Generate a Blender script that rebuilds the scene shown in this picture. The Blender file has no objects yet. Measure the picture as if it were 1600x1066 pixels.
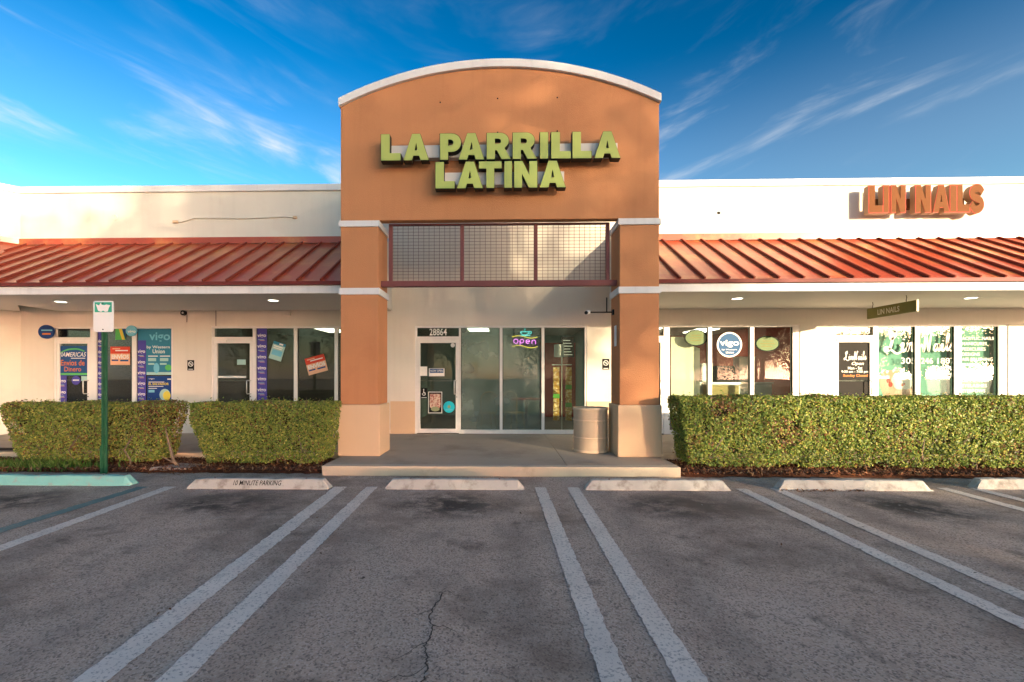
import bpy, bmesh, math, random
import numpy as np
from mathutils import Vector, Matrix
random.seed(7); rng = np.random.default_rng(7)
R = math.radians
sc = bpy.context.scene
C = sc.collection
# ------------------------------------------------------------------ camera, sky, sun, exposure
cd = bpy.data.cameras.new('camera'); cam = bpy.data.objects.new('camera', cd); C.objects.link(cam)
cam.location = (0, 0, 1.45); cam.rotation_euler = (R(90), 0, R(1.4))
cd.sensor_width = 36; cd.lens = 720/1600*36; cd.shift_x = 0.0191; cd.shift_y = 0.0356
cd.clip_start = .05; cd.clip_end = 3000
sc.camera = cam
AZ, EL = R(40), R(7.4)            # low sun behind the camera, to the right
SKY, SUN, EXPO = .15, 3.1, 2.07
world = bpy.data.worlds.new('World'); sc.world = world; world.use_nodes = True
wn, wl = world.node_tree.nodes, world.node_tree.links
def wnode(t, **k):
    n = wn.new(t)
    for a, v in k.items(): setattr(n, a, v)
    return n
def wmath(op, a, b=None, c=None, clamp=False):
    n = wnode('ShaderNodeMath', operation=op, use_clamp=clamp)
    for i, v in enumerate((a, b, c)):
        if v is None: continue
        if isinstance(v, (int, float)): n.inputs[i].default_value = v
        else: wl.new(v, n.inputs[i])
    return n.outputs[0]
sky = wnode('ShaderNodeTexSky'); sky.sky_type = 'NISHITA'; sky.sun_disc = False
sky.sun_elevation = EL; sky.sun_rotation = math.pi - AZ; sky.air_density = 1.0; sky.dust_density = .6; sky.ozone_density = 1.2
KP = 4.9                                   # deepen the clear sky: contrast about a pivot radiance, then a little saturation
def wscale(col, f):
    n = wnode('ShaderNodeVectorMath', operation='SCALE'); wl.new(col, n.inputs[0]); n.inputs['Scale'].default_value = f; return n.outputs[0]
gm = wnode('ShaderNodeGamma'); gm.inputs[1].default_value = 2.0; wl.new(wscale(sky.outputs[0], 1/KP), gm.inputs[0])
hs = wnode('ShaderNodeHueSaturation'); hs.inputs['Saturation'].default_value = 1.14; hs.inputs['Hue'].default_value = .498
gk = wscale(gm.outputs[0], KP); wl.new(gk, hs.inputs['Color'])
bw = wnode('ShaderNodeRGBToBW'); wl.new(gk, bw.inputs[0]); sr = wnode('ShaderNodeMapRange'); wl.new(bw.outputs[0], sr.inputs[0])
sr.inputs[1].default_value = 1.5; sr.inputs[2].default_value = 8; sr.inputs[3].default_value = 1.28; sr.inputs[4].default_value = .72; wl.new(sr.outputs[0], hs.inputs['Saturation'])   # the bright glow round the sun bleaches
tc = wnode('ShaderNodeTexCoord'); sp = wnode('ShaderNodeSeparateXYZ'); wl.new(tc.outputs['Generated'], sp.inputs[0])
pz = wmath('SUBTRACT', sp.outputs[2], wmath('MULTIPLY', wmath('SQRT', wmath('ADD', wmath('MULTIPLY', sp.outputs[0], sp.outputs[0]), .03)), .30))
def cloud(su, sv, off, lo, hi, det=9, dist=.8, rough=.6):
    """wind-drawn cirrus: noise stretched along gently rising bands"""
    cb = wnode('ShaderNodeCombineXYZ')
    wl.new(wmath('MULTIPLY', sp.outputs[0], su), cb.inputs[0]); wl.new(wmath('MULTIPLY', pz, sv), cb.inputs[1])
    wl.new(wmath('ADD', wmath('MULTIPLY', sp.outputs[1], su), off), cb.inputs[2])
    nz = wnode('ShaderNodeTexNoise'); nz.inputs['Scale'].default_value = 1; nz.inputs['Detail'].default_value = det
    nz.inputs['Roughness'].default_value = rough; nz.inputs['Distortion'].default_value = dist
    wl.new(cb.outputs[0], nz.inputs['Vector'])
    mr = wnode('ShaderNodeMapRange', interpolation_type='SMOOTHSTEP'); mr.inputs[1].default_value = lo; mr.inputs[2].default_value = hi
    wl.new(nz.outputs[0], mr.inputs[0]); return mr.outputs[0]
c1 = cloud(2.8, 12, 3.1, .46, .78, dist=.8, rough=.56)
c2 = cloud(1.9, 6, 2.3, .34, .56, det=3, dist=.3)
c3 = cloud(9.0, 45, 1.7, .35, .75)
cm = wmath('MULTIPLY', wmath('MULTIPLY', c1, c2), wmath('ADD', wmath('MULTIPLY', c3, .6), .4), clamp=True)
hz = wnode('ShaderNodeMapRange', interpolation_type='SMOOTHSTEP'); wl.new(sp.outputs[2], hz.inputs[0])
hz.inputs[1].default_value = .56; hz.inputs[2].default_value = .33; hz.inputs[3].default_value = 0; hz.inputs[4].default_value = .17
hz2 = wnode('ShaderNodeMapRange', interpolation_type='SMOOTHSTEP'); wl.new(sp.outputs[2], hz2.inputs[0])
hz2.inputs[1].default_value = .30; hz2.inputs[2].default_value = .02; hz2.inputs[4].default_value = .42
hi = wnode('ShaderNodeMapRange', interpolation_type='SMOOTHSTEP'); wl.new(sp.outputs[2], hi.inputs[0])
hi.inputs[1].default_value = .62; hi.inputs[2].default_value = .42; hi.inputs[3].default_value = .14; hi.inputs[4].default_value = .85
mask = wmath('ADD', wmath('ADD', wmath('MULTIPLY', cm, hi.outputs[0]), hz.outputs[0]), hz2.outputs[0], clamp=True)
mx = wnode('ShaderNodeMix', data_type='RGBA'); wl.new(mask, mx.inputs[0]); wl.new(hs.outputs[0], mx.inputs[6]); mx.inputs[7].default_value = (1.5, 1.55, 1.6, 1)
bg = wn['Background']; wl.new(mx.outputs[2], bg.inputs[0]); bg.inputs[1].default_value = SKY
sl = bpy.data.lights.new('sun', 'SUN'); so = bpy.data.objects.new('sun', sl); C.objects.link(so)
sl.energy = SUN; sl.angle = R(.6); sl.color = (1, .79, .52)
sd = Vector((math.sin(AZ)*math.cos(EL), -math.cos(AZ)*math.cos(EL), math.sin(EL)))
so.location = (20, -25, 12); so.rotation_euler = sd.to_track_quat('Z', 'Y').to_euler()
vs = sc.view_settings; vs.view_transform = 'Standard'; vs.look = 'None'; vs.exposure = EXPO; vs.gamma = 1; vs.use_curve_mapping = False
sc.cycles.max_bounces = 8; sc.cycles.diffuse_bounces = 6; sc.cycles.transparent_max_bounces = 16; sc.cycles.use_denoising = True

# ------------------------------------------------------------------ materials
MATS = {}
def pm(name, col, rough=.8, var=.12, vs=2.5, bump=0., bs=60, metal=0, col2=None, c2s=1.2, c2lo=.5, c2hi=.7, spec=.15, emit=0, streak=0, stretch=None):
    """principled material: base colour broken up by noise, a second colour in patches (dirt, wear, painted sun reflections on the roof), fine relief"""
    m = bpy.data.materials.new(name); m.use_nodes = True; MATS[name] = m
    n, l = m.node_tree.nodes, m.node_tree.links; b = n['Principled BSDF']
    b.inputs['Roughness'].default_value = rough; b.inputs['Metallic'].default_value = metal; b.inputs['Specular IOR Level'].default_value = spec
    if emit:
        b.inputs['Emission Color'].default_value = (*col, 1); b.inputs['Emission Strength'].default_value = emit
    g = n.new('ShaderNodeNewGeometry'); pos = g.outputs['Position']
    if stretch:
        mp = n.new('ShaderNodeMapping'); mp.inputs['Scale'].default_value = stretch; l.new(pos, mp.inputs[0]); pos = mp.outputs[0]
    def noise(s, d=5, r=.6):
        t = n.new('ShaderNodeTexNoise'); t.inputs['Scale'].default_value = s; t.inputs['Detail'].default_value = d; t.inputs['Roughness'].default_value = r
        l.new(pos, t.inputs['Vector']); return t.outputs[0]
    def mixc(f, a, c):
        x = n.new('ShaderNodeMix'); x.data_type = 'RGBA'
        l.new(f, x.inputs[0])
        for i, v in ((6, a), (7, c)):
            if isinstance(v, tuple): x.inputs[i].default_value = (*v[:3], 1)
            else: l.new(v, x.inputs[i])
        return x.outputs[2]
    lo = tuple(c*(1-var) for c in col); hi = tuple(min(1, c*(1+var)) for c in col)
    o = mixc(noise(vs), lo, hi)
    if col2:
        r = n.new('ShaderNodeMapRange'); r.inputs[1].default_value = c2lo; r.inputs[2].default_value = c2hi
        l.new(noise(c2s, 8, .65), r.inputs[0]); o = mixc(r.outputs[0], o, col2)
    if streak:
        mp = n.new('ShaderNodeMapping'); mp.inputs['Scale'].default_value = (9, 9, .5); l.new(g.outputs['Position'], mp.inputs[0])
        t = n.new('ShaderNodeTexNoise'); t.inputs['Scale'].default_value = 1; t.inputs['Detail'].default_value = 4; l.new(mp.outputs[0], t.inputs['Vector'])
        r = n.new('ShaderNodeMapRange'); r.inputs[1].default_value = .52; r.inputs[2].default_value = .8; r.inputs[4].default_value = streak
        l.new(t.outputs[0], r.inputs[0]); o = mixc(r.outputs[0], o, tuple(c*.55 for c in col))
    l.new(o, b.inputs['Base Color'])
    if bump:
        bp = n.new('ShaderNodeBump'); bp.inputs['Strength'].default_value = bump; bp.inputs['Distance'].default_value = .01
        l.new(noise(bs, 4), bp.inputs['Height']); l.new(bp.outputs[0], b.inputs['Normal'])
    return m
pm('orange_stucco', (.50, .23, .11), .9, .09, 1.3, .7, 60, streak=.14, col2=(.43, .19, .092), c2s=1.0, c2lo=.52, c2hi=.75)
pm('cream_stucco', (.68, .65, .565), .9, .06, .9, .5, 65, streak=.10, col2=(.63, .58, .50), c2s=1.1, c2lo=.55, c2hi=.78)
pm('beige_stucco', (.63, .46, .30), .9, .06, 1.5, .3, 90, streak=.06)
pm('white_trim', (.68, .69, .70), .6, .04, 3, .08, 40, streak=.25)
pm('soffit_paint', (.72, .69, .65), .8, .04, 1.5, .05, 40)
pm('roof_red', (.37, .062, .026), .29, .28, .8, .10, 2.5, col2=(.52, .22, .07), c2lo=.50, c2hi=.72, c2s=1.1, spec=.5)  # second colour paints golden sun reflections in patches on the sheets
pm('seam_red', (.22, .045, .028), .45, .15, 2)
pm('drip_red', (.15, .03, .025), .5, .15, 2)
pm('grille_maroon', (.17, .06, .06), .55, .12, 3)
pm('wire', (.15, .105, .085), .6, .1, 5)
pm('aluminium', (.74, .73, .70), .38, .05, 6, metal=0, spec=.6, streak=.15)
pm('steel', (.6, .6, .58), .3, .05, 5, metal=.8)
pm('black_metal', (.02, .02, .02), .4, .2, 5)
pm('black_rubber', (.015, .015, .015), .7, .2, 5)
pm('concrete', (.44, .37, .29), .85, .12, 1.3, .3, 70, col2=(.27, .22, .165), c2s=.8, c2lo=.52, c2hi=.75)
pm('kerb_face', (.55, .46, .35), .85, .1, 2, .3, 60, col2=(.35, .27, .2), c2s=2.5, c2lo=.55, c2hi=.8)
pm('stop_concrete', (.47, .47, .44), .85, .18, 5, .6, 50, col2=(.22, .19, .16), c2s=6, c2lo=.50, c2hi=.72)
pm('stop_teal', (.22, .53, .49), .7, .1, 5, .3, 50, col2=(.33, .38, .35), c2s=7, c2lo=.54, c2hi=.66)
pm('sign_green', (.41, .485, .125), .55, .06, 2, spec=.4)
pm('sign_black', (.02, .022, .018), .5, .1, 3)
pm('raceway', (.62, .60, .57), .6, .06, 3, streak=.3)
pm('salmon', (.13, .052, .02), .65, .08, 6, spec=.05)
pm('salmon_edge', (.45, .03, .015), .5, .1, 4)
pm('letter_side', (.33, .23, .15), .5, .08, 4)
pm('olive_board', (.17, .16, .055), .6, .15, 4, streak=.3)
pm('pale_letters', (.62, .58, .45), .6, .05, 4)
pm('post_green', (.025, .11, .055), .45, .2, 6, col2=(.06, .13, .08), c2s=8)
pm('white_paint', (.82, .82, .80), .5, .03, 5)
pm('mint', (.05, .42, .28), .5, .06, 5)
pm('can_beige', (.66, .52, .37), .5, .08, 5, col2=(.3, .25, .2), c2s=6, c2lo=.6, c2hi=.8)
pm('can_dark', (.16, .13, .10), .7, .1, 5)
pm('mulch', (.085, .032, .018), .95, .5, 14, 1, 30, col2=(.18, .07, .03), c2s=20)
pm('bark', (.20, .15, .11), .9, .3, 9, .8, 25)
pm('stepping', (.40, .33, .28), .9, .15, 3, .4, 50, col2=(.25, .18, .14), c2s=4)
pm('blue_print', (.018, .075, .22), .5, .06, 6)
pm('purple_print', (.075, .065, .32), .5, .08, 6)
pm('navy_print', (.012, .05, .20), .5, .06, 6)
pm('teal_print', (.035, .20, .30), .5, .12, 4)
pm('pale_teal', (.34, .55, .52), .5, .08, 8)
pm('paper', (.78, .78, .74), .7, .04, 8)
pm('orange_print', (.72, .20, .04), .5, .08, 8)
pm('red_print', (.58, .06, .03), .5, .12, 8)
pm('peach_print', (.72, .42, .27), .5, .08, 8)
pm('green_print', (.10, .45, .12), .5, .1, 8)
pm('yellow_print', (.72, .58, .08), .5, .08, 8)
pm('sky_print', (.16, .48, .62), .5, .06, 8)
pm('cyan_print', (.02, .50, .60), .5, .06, 8)
pm('pale_green', (.27, .31, .17), .5, .1, 20)
pm('skin_print', (.62, .36, .27), .5, .12, 14)
pm('flower_print', (.70, .73, .74), .5, .05, 9)
pm('collage', (.42, .16, .13), .5, .8, 40, col2=(.70, .55, .42), c2s=30, c2lo=.45, c2hi=.55)
pm('teal_panel', (.20, .46, .39), .6, .1, 1.5)
pm('cream_panel', (.72, .70, .55), .6, .04, 1.5)
pm('black_film', (.014, .013, .012), .6, .2, 5, spec=.1)
pm('warm_white', (.80, .72, .62), .5, .04, 8)
pm('room_dark', (.16, .15, .13), .9, .2, 1)
pm('room_red', (.34, .08, .055), .9, .2, 1)
pm('room_teal', (.20, .30, .29), .9, .15, 1)
pm('room_floor', (.12, .11, .10), .5, .2, 2)
pm('room_ceiling', (.45, .45, .42), .9, .05, 2)
pm('tube_light', (1.0, .93, .72), .5, 0, 1, emit=3.0)
pm('downlight', (1.0, .90, .72), .5, 0, 1, emit=2.2)
pm('neon_pink', (.95, .22, .85), .4, 0, 1, emit=1.4)
pm('neon_violet', (.06, .01, .10), .5, .1, 6)
pm('neon_yellow', (1.0, .72, .08), .4, 0, 1, emit=.6)
pm('neon_cyan', (.15, .85, .85), .4, 0, 1, emit=.6)
pm('wood', (.42, .25, .10), .5, .2, 8)
pm('crisp_bag', (.50, .27, .05), .3, .6, 9, col2=(.75, .60, .35), c2s=14, c2lo=.5, c2hi=.56, spec=.6)
pm('crisp_green', (.12, .38, .06), .3, .3, 12, spec=.6)
pm('cardboard', (.34, .27, .12), .8, .1, 5)
pm('interior_steel', (.35, .37, .37), .35, .1, 3, metal=.6)
pm('line_edge', (.6, .6, .58), .8)

def leafmat(name, trans=.35, rough=.45):
    m = bpy.data.materials.new(name); m.use_nodes = True; MATS[name] = m
    n, l = m.node_tree.nodes, m.node_tree.links; b = n['Principled BSDF']; b.inputs['Roughness'].default_value = rough; b.inputs['Specular IOR Level'].default_value = .35
    a = n.new('ShaderNodeAttribute'); a.attribute_name = 'tint'; l.new(a.outputs['Color'], b.inputs['Base Color'])
    t = n.new('ShaderNodeBsdfTranslucent'); l.new(a.outputs['Color'], t.inputs[0])
    x = n.new('ShaderNodeMixShader'); x.inputs[0].default_value = trans
    l.new(b.outputs[0], x.inputs[1]); l.new(t.outputs[0], x.inputs[2]); l.new(x.outputs[0], n['Material Output'].inputs[0])
leafmat('leaf'); leafmat('chips', 0, .9); leafmat('grass_blade', .3, .6)

def glass(name, tint, haze_col=None, haze=0., boost=.9, hs_=1.3):
    m = bpy.data.materials.new(name); m.use_nodes = True; MATS[name] = m
    n, l = m.node_tree.nodes, m.node_tree.links; n.remove(n['Principled BSDF'])
    tr = n.new('ShaderNodeBsdfTransparent'); tr.inputs[0].default_value = (*tint, 1)
    gl = n.new('ShaderNodeBsdfGlossy'); gl.inputs['Roughness'].default_value = .012; gl.inputs['Color'].default_value = (.95, .97, .95, 1)
    g = n.new('ShaderNodeNewGeometry'); t = n.new('ShaderNodeTexNoise'); t.inputs['Scale'].default_value = 1.1; t.inputs['Detail'].default_value = 1; l.new(g.outputs['Position'], t.inputs['Vector'])
    bp = n.new('ShaderNodeBump'); bp.inputs['Strength'].default_value = .04; bp.inputs['Distance'].default_value = .05; l.new(t.outputs[0], bp.inputs['Height']); l.new(bp.outputs[0], gl.inputs['Normal'])
    fr = n.new('ShaderNodeFresnel'); fr.inputs[0].default_value = 1.5
    mu = n.new('ShaderNodeMath'); mu.operation = 'MULTIPLY'; mu.use_clamp = True; mu.inputs[1].default_value = boost; l.new(fr.outputs[0], mu.inputs[0])
    base = tr.outputs[0]
    if haze_col:
        df = n.new('ShaderNodeBsdfDiffuse'); df.inputs[0].default_value = (*haze_col, 1)
        tl = n.new('ShaderNodeBsdfTranslucent'); tl.inputs[0].default_value = (*haze_col, 1)
        ad = n.new('ShaderNodeMixShader'); ad.inputs[0].default_value = .35; l.new(df.outputs[0], ad.inputs[1]); l.new(tl.outputs[0], ad.inputs[2])
        t2 = n.new('ShaderNodeTexNoise'); t2.inputs['Scale'].default_value = hs_; t2.inputs['Detail'].default_value = 6; l.new(g.outputs['Position'], t2.inputs['Vector'])
        r = n.new('ShaderNodeMapRange'); r.inputs[1].default_value = .3; r.inputs[2].default_value = .72; r.inputs[3].default_value = haze*.15; r.inputs[4].default_value = haze
        l.new(t2.outputs[0], r.inputs[0])
        x0 = n.new('ShaderNodeMixShader'); l.new(r.outputs[0], x0.inputs[0]); l.new(base, x0.inputs[1]); l.new(ad.outputs[0], x0.inputs[2]); base = x0.outputs[0]
    x = n.new('ShaderNodeMixShader'); l.new(mu.outputs[0], x.inputs[0]); l.new(base, x.inputs[1]); l.new(gl.outputs[0], x.inputs[2])
    l.new(x.outputs[0], n['Material Output'].inputs[0])
glass('clear_glass', (.86, .90, .86), (.4, .45, .42), .05, boost=.27)
glass('hazy_glass', (.58, .66, .62), (.40, .47, .44), .42, hs_=2.0)  # patchy haze paints cloudy reflections over the film on these panes
glass('grey_glass', (.55, .58, .55), (.3, .3, .28), .08)

def asphalt():
    m = bpy.data.materials.new('asphalt'); m.use_nodes = True; MATS['asphalt'] = m
    n, l = m.node_tree.nodes, m.node_tree.links; b = n['Principled BSDF']; b.inputs['Specular IOR Level'].default_value = .3
    g = n.new('ShaderNodeNewGeometry'); pos = g.outputs['Position']
    def noise(s, d=6, r=.6, mp=None):
        t = n.new('ShaderNodeTexNoise'); t.inputs['Scale'].default_value = s; t.inputs['Detail'].default_value = d; t.inputs['Roughness'].default_value = r; l.new(mp or pos, t.inputs['Vector']); return t.outputs[0]
    def rng_(v, lo, hi, a=0., c=1.):
        r = n.new('ShaderNodeMapRange'); r.inputs[1].default_value = lo; r.inputs[2].default_value = hi; r.inputs[3].default_value = a; r.inputs[4].default_value = c; l.new(v, r.inputs[0]); return r.outputs[0]
    def mixc(f, a, c, mode='MIX'):
        x = n.new('ShaderNodeMix'); x.data_type = 'RGBA'; x.blend_type = mode
        if isinstance(f, float): x.inputs[0].default_value = f
        else: l.new(f, x.inputs[0])
        for i, v in ((6, a), (7, c)):
            if isinstance(v, tuple): x.inputs[i].default_value = (*v, 1)
            else: l.new(v, x.inputs[i])
        return x.outputs[2]
    def mul(a, c):
        x = n.new('ShaderNodeMath'); x.operation = 'MULTIPLY'; l.new(a, x.inputs[0])
        if isinstance(c, float): x.inputs[1].default_value = c
        else: l.new(c, x.inputs[1])
        return x.outputs[0]
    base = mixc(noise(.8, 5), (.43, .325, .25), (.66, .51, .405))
    # pale worn film, streaked along the bays
    mp = n.new('ShaderNodeMapping'); mp.inputs['Scale'].default_value = (1.3, .5, 1); l.new(pos, mp.inputs[0])
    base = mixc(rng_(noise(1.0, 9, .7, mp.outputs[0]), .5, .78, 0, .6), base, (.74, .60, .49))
    # aggregate grains
    v = n.new('ShaderNodeTexVoronoi'); v.inputs['Scale'].default_value = 95; l.new(pos, v.inputs['Vector'])
    sp_ = n.new('ShaderNodeSeparateColor'); l.new(v.outputs['Color'], sp_.inputs[0])
    base = mixc(rng_(sp_.outputs[0], .62, .95, 0, .55), base, (.66, .56, .47))
    base = mixc(rng_(sp_.outputs[1], .6, .95, 0, .6), base, (.055, .044, .036))
    # oil and tyre stains at the head of the bays (the bays are 2.6 m apart)
    sx = n.new('ShaderNodeSeparateXYZ'); l.new(pos, sx.inputs[0])
    def m2(op, a, c):
        x = n.new('ShaderNodeMath'); x.operation = op
        for i, q in enumerate((a, c)):
            if isinstance(q, (int, float)): x.inputs[i].default_value = q
            else: l.new(q, x.inputs[i])
        return x.outputs[0]
    bx = m2('SUBTRACT', m2('FLOORED_MODULO', m2('ADD', sx.outputs[0], 1.93), 2.6), 1.3)
    d2 = m2('ADD', m2('POWER', m2('MULTIPLY', bx, 1.25), 2.), m2('POWER', m2('MULTIPLY', m2('SUBTRACT', sx.outputs[1], 5.25), 1.6), 2.))
    st = mul(rng_(d2, 1.1, .05), rng_(noise(2.6, 8, .72), .36, .54))
    base = mixc(mul(st, .92), base, (.03, .026, .024))
    base = mixc(mul(mul(rng_(d2, 2.0, .4), rng_(noise(4.2, 8, .72), .58, .7)), .6), base, (.48, .43, .385))
    base = mixc(rng_(noise(.6, 8, .68), .48, .64, 0, .8), base, (.18, .132, .10))
    base = mixc(rng_(noise(1.7, 9, .72), .56, .68, 0, .7), base, (.12, .09, .07))
    # two faint tyre tracks per bay
    tk = m2('ABSOLUTE', m2('SUBTRACT', m2('ABSOLUTE', bx, 0.), .72), 0.)
    base = mixc(mul(mul(rng_(tk, .22, .05), rng_(noise(.9, 6, .6), .35, .65)), .4), base, (.13, .115, .105))
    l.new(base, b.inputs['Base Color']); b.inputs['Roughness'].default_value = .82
    h = n.new('ShaderNodeMath'); h.operation = 'ADD'; l.new(v.outputs['Distance'], h.inputs[0]); l.new(noise(30, 4), h.inputs[1])
    bp = n.new('ShaderNodeBump'); bp.inputs['Strength'].default_value = .55; bp.inputs['Distance'].default_value = .006; l.new(h.outputs[0], bp.inputs['Height']); l.new(bp.outputs[0], b.inputs['Normal'])
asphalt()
def road_paint(name, col):
    m = bpy.data.materials.new(name); m.use_nodes = True; MATS[name] = m
    n, l = m.node_tree.nodes, m.node_tree.links; b = n['Principled BSDF']; b.inputs['Roughness'].default_value = .7
    g = n.new('ShaderNodeNewGeometry')
    def noise(s, d, r=.6):
        t = n.new('ShaderNodeTexNoise'); t.inputs['Scale'].default_value = s; t.inputs['Detail'].default_value = d; t.inputs['Roughness'].default_value = r; l.new(g.outputs['Position'], t.inputs['Vector']); return t.outputs[0]
    def mix(f, lo, hi, a, c, mx_=1.):
        r = n.new('ShaderNodeMapRange'); r.inputs[1].default_value = lo; r.inputs[2].default_value = hi; r.inputs[4].default_value = mx_; l.new(f, r.inputs[0])
        x = n.new('ShaderNodeMix'); x.data_type = 'RGBA'; l.new(r.outputs[0], x.inputs[0])
        for i, v in ((6, a), (7, c)):
            if isinstance(v, tuple): x.inputs[i].default_value = (*v, 1)
            else: l.new(v, x.inputs[i])
        return x.outputs[2]
    o = mix(noise(3, 5), .3, .7, tuple(c*.8 for c in col), col)
    o = mix(noise(48, 4, .7), .54, .62, o, (.30, .255, .22), .75)
    o = mix(noise(6, 9, .75), .52, .66, o, (.40, .345, .30), .5)
    l.new(o, b.inputs['Base Color'])
road_paint('line_white', (.92, .81, .70)); road_paint('line_teal', (.13, .26, .25))

# ------------------------------------------------------------------ mesh helpers
def world_loc(o):
    v = Vector((0, 0, 0))
    while o: v += o.location; o = o.parent
    return v
class MB:
    def __init__(s): s.v = []; s.f = []; s.m = []
    def face(s, pts, mi=0):
        k = len(s.v); s.v += [tuple(p) for p in pts]; s.f.append(tuple(range(k, k+len(pts)))); s.m.append(mi)
    def box(s, x0, x1, y0, y1, z0, z1, mi=0):
        k = len(s.v)
        s.v += [(x, y, z) for x in (x0, x1) for y in (y0, y1) for z in (z0, z1)]
        for q in ((0, 1, 3, 2), (4, 6, 7, 5), (0, 4, 5, 1), (2, 3, 7, 6), (0, 2, 6, 4), (1, 5, 7, 3)):
            s.f.append(tuple(k+i for i in q)); s.m.append(mi)
        return s
    def prism(s, a, b, mi=0):            # two matching loops
        k = len(s.v); n = len(a); s.v += [tuple(p) for p in a] + [tuple(p) for p in b]
        s.f.append(tuple(range(k, k+n))[::-1]); s.f.append(tuple(range(k+n, k+2*n)))
        for i in range(n):
            j = (i+1) % n; s.f.append((k+i, k+j, k+n+j, k+n+i))
        s.m += [mi]*(n+2); return s
    def polyxz(s, pts, y0, y1, mi=0): return s.prism([(x, y0, z) for x, z in pts], [(x, y1, z) for x, z in pts], mi)
    def bar(s, p, q, w, h, up=(0, 0, 1), mi=0):
        p, q = Vector(p), Vector(q); d = (q-p).normalized(); u = Vector(up); r = d.cross(u).normalized(); u = r.cross(d)
        L = [p+r*a*w/2+u*b*h/2 for a, b in ((-1, -1), (1, -1), (1, 1), (-1, 1))]
        return s.prism(L, [x+(q-p) for x in L], mi)
    def tube(s, pts, r, n=8, mi=0, cap=True):
        pts = [Vector(p) for p in pts]; rs = r if isinstance(r, (list, tuple)) else [r]*len(pts); k = len(s.v); prev = None
        for i, p in enumerate(pts):
            d = (pts[min(i+1, len(pts)-1)]-pts[max(i-1, 0)]).normalized()
            a = prev if prev is not None else (Vector((0, 0, 1)) if abs(d.z) < .9 else Vector((1, 0, 0)))
            x = (a-d*a.dot(d)).normalized(); prev = x; y = d.cross(x)
            s.v += [tuple(p+(x*math.cos(t)+y*math.sin(t))*rs[i]) for t in [2*math.pi*j/n for j in range(n)]]
        for i in range(len(pts)-1):
            for j in range(n):
                s.f.append((k+i*n+j, k+i*n+(j+1) % n, k+(i+1)*n+(j+1) % n, k+(i+1)*n+j)); s.m.append(mi)
        if cap:
            s.f.append(tuple(range(k, k+n))[::-1]); e = k+(len(pts)-1)*n; s.f.append(tuple(range(e, e+n))); s.m += [mi]*2
        return s
    def lathe(s, prof, cx, cy, n=32, mi=0):
        k = len(s.v)
        for r, z in prof: s.v += [(cx+r*math.cos(2*math.pi*j/n), cy+r*math.sin(2*math.pi*j/n), z) for j in range(n)]
        for i in range(len(prof)-1):
            for j in range(n): s.f.append((k+i*n+j, k+i*n+(j+1) % n, k+(i+1)*n+(j+1) % n, k+(i+1)*n+j)); s.m.append(mi)
        return s
    def disc(s, cx, cz, rx, rz, y0, y1, n=32, mi=0): return s.polyxz([(cx+rx*math.cos(2*math.pi*i/n), cz+rz*math.sin(2*math.pi*i/n)) for i in range(n)], y0, y1, mi)
    def build(s, name, mat, parent=None, smooth=False, bevel=0, recalc=True):
        me = bpy.data.meshes.new(name); o0 = world_loc(parent) if parent else Vector((0, 0, 0))
        me.from_pydata([(x-o0.x, y-o0.y, z-o0.z) for x, y, z in s.v], [], s.f)
        mats = mat if isinstance(mat, (list, tuple)) else [mat]
        for q in mats: me.materials.append(MATS[q])
        if len(mats) > 1: me.polygons.foreach_set('material_index', s.m)
        if recalc:
            bm = bmesh.new(); bm.from_mesh(me); bmesh.ops.recalc_face_normals(bm, faces=bm.faces); bm.to_mesh(me); bm.free()
        if smooth: me.polygons.foreach_set('use_smooth', [True]*len(me.polygons))
        o = bpy.data.objects.new(name, me); C.objects.link(o); o.parent = parent
        if bevel:
            bv = o.modifiers.new('edge', 'BEVEL'); bv.width = bevel; bv.segments = 2; bv.limit_method = 'ANGLE'
        return o
def tag(o, label, cat, group=None):
    o['label'] = label; o['category'] = cat
    if group: o['group'] = group
    return o
def thing(name, label, cat, loc=(0, 0, 0), group=None):
    o = bpy.data.objects.new(name, None); C.objects.link(o); o.location = loc; o.empty_display_size = .1
    return tag(o, label, cat, group)
def struct(o): o['kind'] = 'structure'; return o
def stuff(o): o['kind'] = 'stuff'; return o
def curve_mesh(splines, y, depth, off=0.):
    """closed outlines in x,z (with holes) -> list of verts, faces of a slab from y (front) to y+depth"""
    cu_ = bpy.data.curves.new('t', 'CURVE'); cu_.dimensions = '2D'; cu_.fill_mode = 'BOTH' if depth else 'FRONT'; cu_.extrude = depth/2
    for pts in splines:
        sp_ = cu_.splines.new('POLY'); sp_.points.add(len(pts)-1); sp_.use_cyclic_u = True
        for p, q in zip(sp_.points, pts): p.co = (q[0], q[1], 0, 1)
    return curve_to_mb(cu_, y+depth/2)
def curve_to_mb(cu_, y):
    o = bpy.data.objects.new('t', cu_); C.objects.link(o)
    dg = bpy.context.evaluated_depsgraph_get(); me = bpy.data.meshes.new_from_object(o.evaluated_get(dg))
    mb = MB(); mb.v = [(p.co.x, y-p.co.z, p.co.y) for p in me.vertices]; mb.f = [tuple(p.vertices) for p in me.polygons]; mb.m = [0]*len(mb.f)
    bpy.data.objects.remove(o); bpy.data.meshes.remove(me); bpy.data.curves.remove(cu_); return mb
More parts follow.
